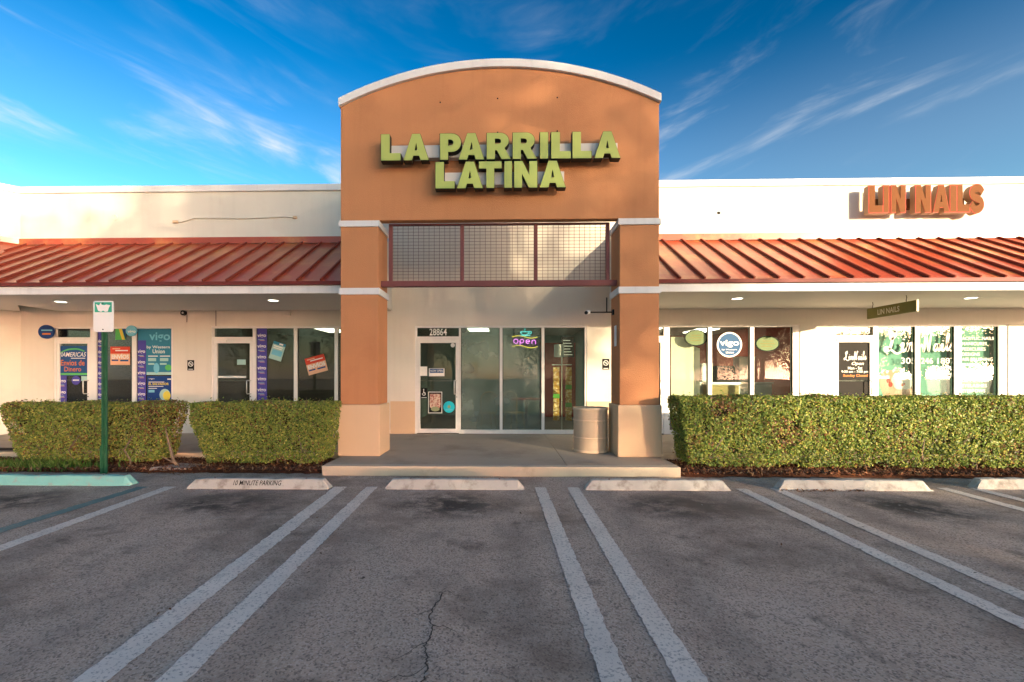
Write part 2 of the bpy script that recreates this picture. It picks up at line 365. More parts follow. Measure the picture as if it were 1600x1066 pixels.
def text_mb(txt, rect, y, bold=.0, shear=0., depth=0.):
    cu_ = bpy.data.curves.new('t', 'FONT'); cu_.body = txt; cu_.size = 1; cu_.offset = bold; cu_.shear = shear; cu_.resolution_u = 3; cu_.extrude = depth/2
    mb = curve_to_mb(cu_, 0)
    a = np.array(mb.v); x0, x1, z0, z1 = rect; lo, hi = a.min(0), a.max(0)
    a[:, 0] = x0+(a[:, 0]-lo[0])/(hi[0]-lo[0])*(x1-x0); a[:, 2] = z0+(a[:, 2]-lo[2])/(hi[2]-lo[2])*(z1-z0); a[:, 1] += y
    mb.v = [tuple(p) for p in a]; return mb
def text(txt, rect, y, mat, parent, bold=.012, shear=0., name='lettering'):
    return text_mb(txt, rect, y, bold, shear).build(name, mat, parent, recalc=False)
def rectmb(r, y0, y1): return MB().box(r[0], r[1], y0, y1, r[2], r[3])
def ctr(r): return ((r[0]+r[1])/2, (r[2]+r[3])/2)
def catmull(pts, n=8):
    P_ = [Vector(p) for p in pts]; out = []
    for i in range(len(P_)-1):
        a, b, c, d = P_[max(i-1, 0)], P_[i], P_[i+1], P_[min(i+2, len(P_)-1)]
        for j in range(n):
            t = j/n; out.append(.5*((2*b)+(c-a)*t+(2*a-5*b+4*c-d)*t*t+(3*b-a-3*c+d)*t**3))
    out.append(P_[-1]); return out
def ribbon(mb, pts, y, w, mi=0):          # flat brush stroke in the x,z plane
    n = len(pts)
    L, Rr = [], []
    for i in range(n):
        d = pts[min(i+1, n-1)]-pts[max(i-1, 0)]; d.normalize(); nx = Vector((-d.y, d.x)); ww = w*(.55+.45*math.sin(math.pi*min(1, max(0, i/(n-1)*.9+.05))))
        L.append(pts[i]+nx*ww/2); Rr.append(pts[i]-nx*ww/2)
    for i in range(n-1): mb.face([(q.x, y, q.y) for q in (L[i], L[i+1], Rr[i+1], Rr[i])], mi)
SCRIPT = {  # brush-script strokes in unit boxes: (list of strokes, width)
 'L': ([[(.62, .98), (.38, .92), (.30, .72), (.42, .62), (.62, .80), (.60, 1.0), (.48, .80), (.40, .45), (.28, .16), (.08, .06), (.02, .18), (.16, .24), (.40, .10), (.70, -.05), (.95, .06)]], .85),
 'i': ([[(.0, .30), (.18, .42), (.12, .14), (.22, .06), (.40, .24)], [(.2, .58), (.22, .62)]], .36),
 'n': ([[(.0, .42), (.08, .38), (.04, .06), (.14, .34), (.30, .42), (.34, .30), (.30, .10), (.40, .06), (.55, .24)]], .5),
 'N': ([[(.0, .30), (.08, .40), (.16, .20), (.22, .02), (.30, .50), (.38, .95), (.48, .50), (.58, .04), (.68, .5), (.80, .98), (.95, .88)]], .95),
 'a': ([[(.38, .38), (.16, .42), (.04, .20), (.12, .06), (.28, .16), (.40, .42), (.36, .14), (.44, .06), (.56, .24)]], .52),
 'l': ([[(.0, .22), (.20, .55), (.28, .95), (.18, .90), (.12, .40), (.16, .08), (.32, .20)]], .32),
 's': ([[(.0, .20), (.20, .46), (.26, .24), (.20, .06), (.02, .10)], [(.2, .06), (.4, .2)]], .4)}
def script(word, rect, y, w, mat, parent, rise=0.):
    x = 0
    tot = sum(SCRIPT[c][1] for c in word); x0, x1, z0, z1 = rect
    for c in word:
        mb = MB()
        for st in SCRIPT[c][0]:
            pts = [Vector((x0+(x+p[0])/tot*(x1-x0), z0+p[1]*(z1-z0)+rise*(x+p[0])/tot)) for p in st]
            ribbon(mb, catmull(pts, 6), y, w)
        x += SCRIPT[c][1]; mb.build('letter', mat, parent, recalc=False)
def arc(cx, cz, rx, rz, a0, a1, n=10): return [(cx+rx*math.cos(R(a0+(a1-a0)*i/n)), cz+rz*math.sin(R(a0+(a1-a0)*i/n))) for i in range(n+1)]
def stroke_outline(cl, w):
    pts = [Vector(p) for p in catmull([Vector(p) for p in cl], 6)]; L, Rr = [], []
    for i in range(len(pts)):
        d = (pts[min(i+1, len(pts)-1)]-pts[max(i-1, 0)]).normalized(); nx = Vector((-d.y, d.x))
        L.append(tuple(pts[i]+nx*w/2)); Rr.append(tuple(pts[i]-nx*w/2))
    return L+Rr[::-1]
GLYPH = {
 'L': [[(0, 0), (1, 0), (1, .27), (.44, .27), (.44, 1), (0, 1)]],
 'I': [[(0, 0), (1, 0), (1, 1), (0, 1)]],
 'A': [[(0, 0), (.33, 0), (.385, .17), (.615, .17), (.67, 0), (1, 0), (.66, 1), (.34, 1)], [(.44, .37), (.56, .37), (.50, .68)]],
 'T': [[(.33, 0), (.67, 0), (.67, .74), (1, .74), (1, 1), (0, 1), (0, .74), (.33, .74)]],
 'N': [[(0, 0), (.34, 0), (.34, .52), (.64, 0), (1, 0), (1, 1), (.66, 1), (.66, .48), (.36, 1), (0, 1)]],
 'P': [[(0, 0), (.38, 0), (.38, .30)] + arc(.55, .65, .45, .35, -90, 90) + [(0, 1)], [(.38, .53)] + arc(.50, .65, .13, .12, -90, 90, 6) + [(.38, .77)]],
 'R': [[(0, 0), (.34, 0), (.34, .34), (.42, .34), (.62, 0), (1, 0), (.74, .42)] + arc(.56, .70, .36, .30, -40, 90) + [(0, 1)], [(.34, .58)] + arc(.48, .68, .12, .10, -90, 90, 6) + [(.34, .78)]],
 'S': [stroke_outline([(.86, .70), (.70, .84), (.45, .865), (.22, .78), (.20, .62), (.45, .52), (.74, .42), (.80, .25), (.58, .125), (.34, .135), (.12, .32)], .27)]}
def glyph_mb(ch, rect, y, depth, grow=0.):
    x0, x1, z0, z1 = rect; x0 -= grow; x1 += grow; z0 -= grow; z1 += grow
    return curve_mesh([[(x0+u*(x1-x0), z0+v*(z1-z0)) for u, v in s] for s in GLYPH[ch]], y, depth)

# ------------------------------------------------------------------ ground, walkway, planting beds
W = 10.6                                   # face of the shop wall
GY = 10.67                                 # glass line
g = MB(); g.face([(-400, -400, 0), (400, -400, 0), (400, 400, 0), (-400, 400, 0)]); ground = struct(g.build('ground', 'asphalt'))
def stripe(xa, ya, xb, yb, w, y0, mat):            # centre line through (xa, ya) and (xb, yb), drawn from y0 to ya
    mb = MB(); n = int((ya-y0)/.03); j = lambda: random.gauss(0, .0035) - (random.random() < .08)*random.random()*.016; k = (xb-xa)/(yb-ya)
    L, Rr = [], []
    for i in range(n+1):
        y = y0+(ya-y0)*i/n; x = xa+k*(y-ya); L.append((x-w/2-j(), y, .004)); Rr.append((x+w/2+j(), y, .004))
    for i in range(n): mb.face([L[i], Rr[i], Rr[i+1], L[i+1]])
    mb.build('painted_line', mat, ground, recalc=False)
for a in ((-2.157, 6.05, -1.97, 2.15, .165), (-1.742, 6.06, -1.585, 2.155, .15), (.48, 6.08, .535, 2.2, .14), (.909, 6.09, .897, 2.21, .15), (3.083, 6.07, 3.054, 2.78, .14), (3.545, 6.12, 3.445, 3.13, .135), (5.74, 6.18, 5.68, 5.17, .14), (6.155, 6.19, 6.12, 5.57, .14), (-4.408, 6.0, -4.266, 3.8, .15)):
    stripe(*a, -1.2, 'line_white')
stripe(-4.77, 5.99, -4.76, 4.5, .15, 3.9, 'line_teal')
# crack with tar in the middle bay
mb = MB(); cp = [(-0.805, 3.296),(-0.463, 3.106),(-0.414, 3.061),(-0.451, 2.811),(-0.407, 2.634),(-0.421, 2.476),(-0.383, 2.311),(-0.384, 2.185),(-0.361, 1.962)]
cp = catmull([Vector((x, y)) for x, y in cp[1:]], 10); wv = [.002+.004*random.random() for _ in cp]; cp = [Vector((p.x+random.gauss(0, .006), p.y)) for p in cp]
for i in range(len(cp)-1): mb.face([(cp[i].x-wv[i], cp[i].y, .003), (cp[i].x+wv[i], cp[i].y, .003), (cp[i+1].x+wv[i+1], cp[i+1].y, .003), (cp[i+1].x-wv[i+1], cp[i+1].y, .003)])
for bi in (6, 18, 27, 38, 50):
    if bi < len(cp):
        p = cp[bi].copy(); dx = random.choice((-1, 1))
        for k in range(7):
            q = p+Vector((dx*(.02+.02*random.random()), random.gauss(-.01, .02))); w_ = .004-.0004*k; mb.face([(p.x, p.y-w_, .0032), (q.x, q.y-w_, .0032), (q.x, q.y+w_, .0032), (p.x, p.y+w_, .0032)]); p = q
pm('tar', (.10, .08, .065), .8, .3, 9); mb.build('crack', 'tar', ground, recalc=False)

walk = struct(MB().box(-11.4, -2.69, 7.86, 10.59, 0, .125).box(-2.66, 2.54, 6.74, 10.59, 0, .126).box(2.57, 14, 7.86, 10.59, 0, .125).build('walkway', 'kerb_face'))
def slab(x0, x1, y0, y1, mat='concrete', name='slab', z0=.126, z1=.15): MB().box(x0, x1, y0, y1, z0, z1).build(name, mat, walk, bevel=.006)
MB().box(-2.68, 2.56, 6.72, 6.87, 0.002, .15).build('kerb', 'kerb_face', walk, bevel=.012)
MB().box(-11.4, -2.7, 7.84, 7.98, 0.002, .15).build('kerb', 'kerb_face', walk, bevel=.012)
MB().box(2.58, 14, 7.84, 7.98, 0.002, .15).build('kerb', 'kerb_face', walk, bevel=.012)
for a, b in ((-2.68, .93), (.938, 2.56)):
    slab(a, b, 6.877, 10.59)
for i in range(6): slab(-11.4+i*1.45, -11.4+(i+1)*1.45-.008, 7.988, 10.59)
for i in range(8): slab(2.58+i*1.45, 2.58+(i+1)*1.45-.008, 7.988, 10.59)

def bed(name, x0, x1, y0, y1, seed):
    mb = MB(); nx, ny = int((x1-x0)/.09), int((y1-y0)/.09); rs = random.Random(seed)
    P = [[(x0+(x1-x0)*i/nx, y0+(y1-y0)*j/ny + (rs.gauss(0, .02) if j == 0 else 0), .008 if j == 0 else .035+rs.random()*.035) for j in range(ny+1)] for i in range(nx+1)]
    for i in range(nx):
        for j in range(ny): mb.face([P[i][j], P[i+1][j], P[i+1][j+1], P[i][j+1]])
    return struct(mb.build(name, 'mulch', smooth=True, recalc=False))
bed('mulch_bed', -9.5, -2.69, 6.86, 7.85, 1); bed('mulch_bed', 2.57, 13, 6.76, 7.85, 2)

def tinted(name, V, F, T, mat, parent=None):
    me = bpy.data.meshes.new(name); o0 = world_loc(parent) if parent else Vector((0, 0, 0))
    V = np.asarray(V, np.float32).reshape(-1, 3)-np.array(o0, np.float32); nf = len(F); k = F.shape[1]
    me.vertices.add(len(V)); me.vertices.foreach_set('co', V.ravel())
    me.loops.add(nf*k); me.loops.foreach_set('vertex_index', F.ravel().astype(np.int32))
    me.polygons.add(nf); me.polygons.foreach_set('loop_start', np.arange(0, nf*k, k, dtype=np.int32)); me.update(calc_edges=True)
    a = me.color_attributes.new('tint', 'FLOAT_COLOR', 'POINT'); a.data.foreach_set('color', np.asarray(T, np.float32).ravel())
    me.materials.append(MATS[mat]); o = bpy.data.objects.new(name, me); C.objects.link(o); o.parent = parent; return o
def leaves(P, N, size, aspect, cup, rs):
    """one folded leaf per point: rhombus with its two sides lifted"""
    n = len(P); N = N/np.linalg.norm(N, axis=1, keepdims=True)
    t = rs.normal(size=(n, 3)); t -= N*(t*N).sum(1, keepdims=True); t /= np.linalg.norm(t, axis=1, keepdims=True); b = np.cross(N, t)
    s = size*(.6+.8*rs.random((n, 1))); w = s*aspect
    V = np.stack([P-t*s/2, P+b*w/2+N*w*cup, P+t*s/2, P-b*w/2+N*w*cup], 1)
    return V.reshape(-1, 3), np.arange(4*n).reshape(n, 4)
def colour_pick(n, pal, wts, rs, jit=.25):
    c = np.array(pal)[rs.choice(len(pal), n, p=np.array(wts)/sum(wts))]*(1-jit+2*jit*rs.random((n, 1)))
    return np.repeat(np.concatenate([c, np.ones((n, 1))], 1), 4, 0)
from mathutils import noise as mnoise
# bark chips, straw and dry leaves on the beds
rs = np.random.default_rng(3)
def litter(name, x0, x1, y0, y1, n, label, z=.05):
    P = np.stack([x0+(x1-x0)*rs.random(n), y0+(y1-y0)*rs.random(n), z+.025*rs.random(n)], 1); N = rs.normal(size=(n, 3))*.5+[0, -.25, 1]
    V, F = leaves(P, N, .07, .28, .1, rs)
    T = colour_pick(n, [(.14, .05, .025), (.26, .10, .04), (.07, .03, .02), (.40, .24, .12), (.30, .16, .09)], [3, 2.2, 3, .7, 1], rs)
    o = stuff(tinted(name, V, F, T, 'chips')); o['label'] = label; o['category'] = 'mulch'
litter('bark_mulch', -9, -2.7, 6.84, 7.8, 9000, 'brown bark mulch under the two clipped hedges beside the green post')
litter('bark_mulch', 2.6, 12, 6.74, 7.8, 15000, 'reddish bark mulch under the long hedge')

# ------------------------------------------------------------------ the building
B = thing('shopping_center', 'cream and orange strip of shops with arched centre tower and red metal roofs', 'building', (0, W, 0))
ops = [(-10.60, -7.75), (-6.83, -3.2), (-2.05, 1.90), (2.62, 6.71), (7.46, 11.30)]; ZT = 2.645
wall = MB(); x = -11.4
for a, b in ops:
    wall.box(x, a, W, W+.2, 0, ZT); x = b
wall.box(x, 14, W, W+.2, 0, ZT); wall.box(-11.4, 14, W, W+.2, ZT, 5.78)
wall.build('wall', 'cream_stucco', B)
for a, b in ((-2.62, -2.05), (1.90, 2.5)): MB().box(a, b, W-.012, W, .151, .90).build('wall_base', 'beige_stucco', B)
MB().box(-11.37, -2.68, W-.05, W+.3, 5.782, 5.93).build('coping', 'white_trim', B, bevel=.008)
MB().box(2.50, 14, W-.05, W+.3, 5.782, 5.93).build('coping', 'white_trim', B, bevel=.008)
# beyond the last shop the building bends forward at 45 degrees
def bend(s_, o_, z): return (-11.4-s_*.7071+o_*.7071, W-s_*.7071-o_*.7071, z)        # s_ along the bent wall, o_ out from it
def bend_box(s0, s1, o0, o1, z0, z1): return MB().prism([bend(a, b, z0) for a, b in ((s0, o0), (s1, o0), (s1, o1), (s0, o1))], [bend(a, b, z1) for a, b in ((s0, o0), (s1, o0), (s1, o1), (s0, o1))])
bend_box(-.05, 5, -.2, 0, 0, 5.78).build('wing_wall', 'cream_stucco', B)
bend_box(-.05, 5, -.3, .05, 5.783, 5.931).build('wing_coping', 'white_trim', B, bevel=.008)
# sloped metal roofs
EY, EZ, TY, TZ = 8.33, 3.205, W-.003, 4.585; PITCH = .4365
def zs(y): return EZ+(y-EY)*(TZ-EZ)/(TY-EY)
def roof_run(x0, x1, seams, valley=None):
    r = MB().box(x0, x1, TY-.05, TY, TZ-.02, 4.71).build('roof', 'roof_red', B)            # top flashing
    ed = [x0]+[s for s in seams if x0 < s < x1]+[x1]
    for i, (a, b) in enumerate(zip(ed, ed[1:])):
        ya, yb = (max(EY, EY+(valley-a)*2.42), max(EY, EY+(valley-b)*2.42)) if valley is not None else (EY, EY)
        ya, yb = min(ya, TY-.06), min(yb, TY-.06)
        j = random.gauss(0, .0022)
        top = [(a, ya, zs(ya)+j), (b, yb, zs(yb)-j), (b, TY-.05, zs(TY-.05)+random.gauss(0, .003)), (a, TY-.05, zs(TY-.05))]
        mid = []
        # slight dishing of the sheet: pan with a centre line
        mb = MB(); c0 = ((a+b)/2, (ya+yb)/2, zs((ya+yb)/2)-.004-random.random()*.006); c1 = ((a+b)/2, TY-.05, zs(TY-.05)-.004-random.random()*.004)
        mb.face([top[0], c0, c1, top[3]]); mb.face([c0, top[1], top[2], c1])
        bt = [(p[0], p[1], p[2]-.03) for p in top]; mb.face([bt[0], bt[1], top[1], c0, top[0]]); mb.face(bt)
        mb.build('roof_panel', 'roof_red', r, recalc=False)
        if i: MB().bar((a, ya-.01, zs(ya)+.02), (a, TY-.055, zs(TY-.055)+.02), .028, .05).build('seam', 'seam_red', r)
    return r
roof_run(2.545, 13.6, [3.594+PITCH*k for k in range(-3, 23)])
roof_run(-11.38, -2.715, [-6.393+PITCH*k for k in range(-12, 9)], valley=-10.47)
# roof of the bent part
wr = MB(); wr.face([bend(0, .05, TZ), bend(5, .05, TZ), bend(5, 2.27, EZ), bend(.94, 2.27, EZ)]); wr.face([bend(0, .05, TZ-.03), bend(.94, 2.27, EZ-.03), bend(5, 2.27, EZ-.03), bend(5, .05, TZ-.03)])
wr = wr.build('roof', 'roof_red', B, recalc=False)
for k in range(8):
    s_ = 1.15+k*PITCH; MB().bar(bend(s_, .06, TZ+.02), bend(s_, 2.27, EZ+.02), .028, .05).build('seam', 'seam_red', wr)
bend_box(0, 5, .001, .05, TZ-.02, 4.71).build('flashing', 'roof_red', B)
bend_box(.95, 5, 2.23, 2.275, 2.985, 3.132).build('fascia', 'white_trim', B); bend_box(0, 5, .002, 2.228, 3.013, 3.041).build('soffit', 'soffit_paint', B)
for a, b in ((-10.47, -2.715), (2.545, 13.6)):
    MB().box(a, b, 8.27, 8.36, 3.135, 3.20).build('drip_edge', 'drip_red', B)
    MB().box(a, b, 8.325, 8.37, 2.985, 3.132).build('fascia', 'white_trim', B, bevel=.006)
    MB().box(a+.01, b, 8.372, W-.002, 3.012, 3.04).build('soffit', 'soffit_paint', B)
# tower over the entrance
XL, XR, CY_ = -2.713, 2.543, 7.6; XC, HW = (XL+XR)/2, (XR-XL)/2; ZE, ZA = 5.95, 6.55; RA = (HW**2+(ZA-ZE)**2)/(2*(ZA-ZE))
def arch(off=0., n=40, w=HW):
    out = []
    for i in range(n+1):
        x = w-2*w*i/n; out.append((XC+x, ZA-RA+math.sqrt((RA)**2-min(x, 1e9)**2 if abs(x) < RA else 0)+off))
    return out
tw = MB(); tw.polyxz([(XL, 4.055), (XR, 4.055)]+arch(), CY_, 7.765)
tower = tw.build('tower', 'orange_stucco', B, bevel=.012)
for xa in (XL+.002, XR-.122):            # return walls that close the ends of the two canopies
    pr = [(8.24, 3.0), (W-.003, 3.0), (W-.003, 4.70), (8.24, zs(8.24)+.08)]
    MB().prism([(xa, y, z) for y, z in pr], [(xa+.12, y, z) for y, z in pr]).build('portico_wall', 'cream_stucco', B)
tb = MB(); a0, a1 = arch(.002, w=HW+.02), arch(.128, w=HW+.02)
for i in range(40): tb.prism([(p[0], 7.55, p[1]) for p in (a0[i], a0[i+1], a1[i+1], a1[i])], [(p[0], 7.80, p[1]) for p in (a0[i], a0[i+1], a1[i+1], a1[i])])
cop = tb.build('arched_coping', 'white_trim', tower)
for x, z in ((-1.05, 6.0), (-.1, 6.05), (.88, 6.05), (-1.05, 5.47), (-.1, 5.49), (.88, 5.5)): MB().disc(x, z, .012, .012, 7.594, 7.6, 10).build('anchor_hole', 'black_rubber', tower)
def column(x0, x1):
    c = MB().box(x0, x1, 7.6, 8.2, 1.0, 4.054).build('column', 'orange_stucco', B, bevel=.012)
    MB().box(x0-.035, x1+.035, 7.565, 8.235, .15, .999).build('column_base', 'beige_stucco', c, bevel=.015)
    for za, zb in ((2.825, 2.935), (3.95, 4.052)): MB().box(x0-.024, x1+.024, 7.576, 8.224, za, zb).build('band', 'white_trim', c, bevel=.006)
column(XL, -2.081); column(1.898, XR)
gr = MB().box(-1.95, 1.777, 7.77, 7.84, 4.03, 4.054).box(-2.08, 1.897, 7.755, 7.855, 2.99, 3.085)
for x in (-1.95, -.735, .51, 1.717): gr.box(x, x+.06, 7.772, 7.838, 3.086, 4.029)
gr = gr.build('grille', 'grille_maroon', B, bevel=.004)
for a, b in ((-1.89, -.735), (-.675, .51), (.57, 1.717)):
    mb = MB(); n = 13
    for i in range(n+1): x = a+(b-a)*i/n; mb.box(x-.0035, x+.0035, 7.80, 7.807, 3.085, 4.03)
    for i in range(1, 17): z = 3.085+.945*i/17; mb.box(a, b, 7.793, 7.7995, z-.0028, z+.0028)
    mb.build('wire_mesh', 'wire', gr, recalc=False)

# ------------------------------------------------------------------ shop fronts
def storefront(x0, x1, cuts, z1=ZT, glass_mats=None, sill=.09, jamb=(.04, .04), skip=()):
    """cuts: mullions (xa, xb); panes between them"""
    f = MB().box(x0, x1, 10.615, 10.72, z1-.045, z1-.002).box(x0, x0+jamb[0], 10.617, 10.718, .152, z1-.046).box(x1-jamb[1], x1, 10.617, 10.718, .152, z1-.046)
    ed = [x0+jamb[0]]+[c for ab in cuts for c in ab]+[x1-jamb[1]]
    for a, b in cuts: f.box(a, b, 10.619, 10.716, .152, z1-.047)
    panes = [(ed[i], ed[i+1]) for i in range(0, len(ed), 2)]
    for i, (a, b) in enumerate(panes):
        if i not in skip: f.box(a, b, 10.612, 10.714, .152, .152+sill)
    fr = f.build('window_frame', 'aluminium', B)
    for i, (a, b) in enumerate(panes):
        if i in skip: continue
        MB().box(a+.001, b-.001, GY, GY+.008, .152+sill, z1-.048).build('pane', (glass_mats or {}).get(i, 'clear_glass'), fr)
        MB().box(a+.001, a+.013, GY-.02, GY-.001, .152+sill, z1-.048).box(b-.013, b-.001, GY-.02, GY-.001, .152+sill, z1-.048).build('gasket', 'black_rubber', fr)
    return fr, panes
def door(x0, x1, hinge_left=True, gm='grey_glass', zt=2.33, handle=True, bar=1.376):
    MB().box(x0, x1, 10.617, 10.715, zt+.003, 2.397).build('door_header', 'aluminium', B)
    tm = MB().box(x0, x1, GY, GY+.008, 2.398, ZT-.048).build('transom', gm, B)
    s = .075
    d = MB().box(x0+.006, x0+s, 10.625, 10.70, .165, zt).box(x1-s, x1-.006, 10.625, 10.70, .165, zt).box(x0+s, x1-s, 10.627, 10.698, .165, .26).box(x0+s, x1-s, 10.627, 10.698, 2.25, zt).build('door', 'aluminium', B, bevel=.004)
    MB().box(x0+s, x1-s, GY-.006, GY+.002, .26, 2.25).build('pane', gm, d)
    MB().box(x0+s, x1-s, 10.705, 10.725, bar-.015, bar+.015).build('push_bar', 'aluminium', d)
    hx = x1-.10 if hinge_left else x0+.10; sg = -1 if hinge_left else 1
    MB().tube([(hx+.06*-sg, 10.63, 1.38), (hx+.0*sg, 10.56, 1.38), (hx, 10.545, 1.36), (hx, 10.545, 1.09), (hx, 10.56, 1.07), (hx+.06*-sg, 10.63, 1.07)], .012, 8).build('pull_handle', 'steel', d, smooth=True)
    MB().box(x0+.02 if hinge_left else x1-.32, x0+.32 if hinge_left else x1-.02, 10.60, 10.635, zt-.05, zt-.01).build('door_closer', 'aluminium', d)
    MB().disc(hx-sg*.05, 1.0, .012, .012, 10.615, 10.625, 12).build('lock', 'black_metal', d)
    return d
storefront(-10.60, -7.75, [(-9.74, -9.59), (-8.735, -8.635)], skip=(0,), glass_mats={0: 'grey_glass', 1: 'grey_glass', 2: 'grey_glass'})
door(-10.56, -9.74)
storefront(-6.83, -3.2, [(-5.86, -5.78), (-4.89, -4.81), (-3.934, -3.86)], skip=(0,), glass_mats={i: 'grey_glass' for i in range(4)})
door(-6.79, -5.86)
storefront(-2.05, 1.90, [(-1.035, -.992), (-.093, -.028), (.871, .937)], skip=(0,), glass_mats={1: 'hazy_glass', 2: 'hazy_glass', 3: 'clear_glass'})
door(-2.01, -1.035)
storefront(2.62, 6.71, [(3.66, 3.79), (4.658, 4.744), (5.606, 5.692)], skip=(0,), jamb=(.04, .15))
door(2.66, 3.66)
storefront(7.46, 11.30, [(8.355, 8.461), (9.281, 9.38), (10.145, 10.29)], skip=(0,), jamb=(.05, .19))
door(7.51, 8.355)
# rooms behind the glass
rooms = [(-11.4, -7.3, 'room_dark'), (-7.28, -2.7, 'room_dark'), (-2.68, 2.4, 'room_teal'), (2.42, 7.1, 'room_red'), (7.12, 13.5, 'room_teal')]
for a, b, m in rooms:
    t = .02
    MB().box(a, b, 10.81, 16, .12, .145).build('room_floor', 'room_floor', B)
    MB().box(a, b, 10.81, 16, 2.9, 2.93).build('room_ceiling', 'room_ceiling', B)
    MB().box(a, b, 15.97, 16, .146, 2.899).box(a, a+t, 10.812, 15.969, .146, 2.899).box(b-t, b, 10.812, 15.969, .146, 2.899).build('room_wall', m, B)
pm('room_accent', (.24, .03, .025), .8, .2, 1)
MB().box(1.2, 2.375, 15.3, 15.5, .147, 2.6).build('room_wall', 'room_accent', B)
for n_, (x, y) in enumerate(((-3.6, 12.2), (-1.2, 12.1), (-.75, 13.6), (1.25, 11.95), (-5.2, 13.8), (4.3, 13.2), (6.0, 14.2), (9.3, 13.0))):  # the panel beside the glowing sign is added to brighten the snack rack
    lp = thing('ceiling_light', ['long lit ceiling panel behind the window next to the column', 'lit ceiling panel above the numbered door', 'lit ceiling panel deeper inside, above the hazy pane', 'lit ceiling panel added beside the glowing sign to brighten the snack rack', 'lit ceiling panel deep in the dark shop', 'lit ceiling panel behind the panes right of the tower', 'lit ceiling panel deep behind the steel counter', 'lit ceiling panel inside the nail shop'][n_], 'ceiling light', (x, y, 2.89), 'fluorescent ceiling panels')
    MB().box(x-.3, x+.3, y-.6, y+.6, 2.865, 2.879).build('diffuser', 'tube_light', lp)
    MB().box(x-.33, x+.33, y-.63, y+.63, 2.88, 2.899).build('housing', 'white_paint', lp)

# ------------------------------------------------------------------ lettered signs on the walls
def can_letters(root, items, yf, depth, face_mat, can_mat, edge_mat=None):
    for ch, x0, x1, z0, z1 in items:
        lt = glyph_mb(ch, (x0, x1, z0, z1), yf+.008, depth, .008).build('letter', can_mat, root)
        if edge_mat: glyph_mb(ch, (x0, x1, z0, z1), yf+.003, .006, .009).build('trim', edge_mat, lt)
        glyph_mb(ch, (x0, x1, z0, z1), yf, .009, -.002 if edge_mat else 0).build('face', face_mat, lt)
s1 = thing('storefront_sign', 'green block-letter sign reading LA PARRILLA LATINA on the orange tower', 'sign', (0, 7.6, 4.9))
MB().box(-1.873, 1.836, 7.48, 7.598, 5.03, 5.235).build('raceway', 'raceway', s1, bevel=.005)
MB().box(-.984, .977, 7.48, 7.598, 4.58, 4.785).build('raceway', 'raceway', s1, bevel=.005)
row1 = [('L', -1.968, -1.655), ('A', -1.605, -1.201), ('P', -1.017, -.681), ('A', -.72, -.313), ('R', -.269, .111), ('R', .145, .523), ('I', .58, .705), ('L', .757, 1.066), ('L', 1.095, 1.393), ('A', 1.442, 1.846)]
row2 = [('L', -1.091, -.786), ('A', -.746, -.334), ('T', -.395, -.033), ('I', .011, .131), ('N', .168, .533), ('A', .575, .983)]
can_letters(s1, [(c, a, b, 4.935, 5.352) for c, a, b in row1]+[(c, a, b, 4.477, 4.897) for c, a, b in row2], 7.35, .13, 'sign_green', 'sign_black')
s2 = thing('storefront_sign', 'salmon red-edged letters reading LIN NAILS on the sunlit cream wall', 'sign', (9.2, W, 5.3))
MB().box(8.25, 10.2, 10.46, W-.002, 5.22, 5.42).build('raceway', 'salmon', s2)
can_letters(s2, [(c, a, b, 5.07+(-.02 if c == 'S' else 0), 5.66+(.012 if c == 'S' else 0)) for c, a, b in (('L', 8.024, 8.317), ('I', 8.333, 8.452), ('N', 8.501, 8.809), ('N', 9.025, 9.348), ('A', 9.404, 9.749), ('I', 9.766, 9.9), ('L', 9.915, 10.181), ('S', 10.17, 10.503))], 10.32, .13, 'salmon', 'letter_side', 'salmon_edge')
# blade sign under the right-hand soffit
s3 = thing('hanging_sign', 'olive board reading LIN NAILS hung from the soffit, seen at an angle', 'sign', (7.65, 9.3, 2.75))
MB().box(7.635, 7.665, 8.72, 9.88, 2.675, 2.89).build('board', 'olive_board', s3, bevel=.004)
MB().box(7.63, 7.67, 8.705, 8.719, 2.672, 2.893).build('edge_strip', 'pale_letters', s3)
t_ = text_mb('LIN NAILS', (9.08, 9.60, 2.725, 2.835), 0, .02); t_.v = [(7.632, 18.68-x, z) for x, y, z in t_.v]; t_.build('lettering', 'pale_letters', s3, recalc=False)
for y in (8.95, 9.75): MB().tube([(7.65, y, 2.885), (7.65, y, 2.93), (7.66, y, 2.96), (7.65, y, 3.014)], .007, 6).build('hook', 'black_metal', s3)

# ------------------------------------------------------------------ wheel stops, post, bin
def wheel_stop(x0, x1, yf, mat, label, h=.125):
    t = thing('wheel_stop', label, 'wheel stop', ((x0+x1)/2, yf+.09, 0), 'wheel stops at the head of the bays')
    mb = MB(); n = 22; rs_ = random.Random(int(x0*100)); rows = []
    for i in range(n+1):
        u = i/n; x = x0+(x1-x0)*u; e = min(u, 1-u)*(x1-x0); k = min(1, e/.09) ; j = rs_.gauss(0, .0022)
        z = .02+(h-.02)*k+j; rows.append([(x, yf+j, .001), (x, yf+.008+j, .03 if k > .2 else .015), (x, yf+.04, z-.012), (x, yf+.052, z), (x, yf+.128, z+j), (x, yf+.14, z-.012), (x, yf+.18, .001)])
    for a, b in zip(rows, rows[1:]):
        for q in range(6): mb.face([a[q], b[q], b[q+1], a[q+1]])
    mb.face(rows[0][::-1]); mb.face(rows[-1])
    mb.build('block', mat, t)
    for x in (x0+.32, x1-.32): MB().lathe([(.0, h+.003), (.013, h+.003), (.014, h-.02)], x, yf+.09, 10).build('anchor_pin', 'drip_red', t)
    return t
wheel_stop(-7.02, -5.0, 6.03, 'stop_teal', 'teal-painted concrete wheel stop in front of the green post')
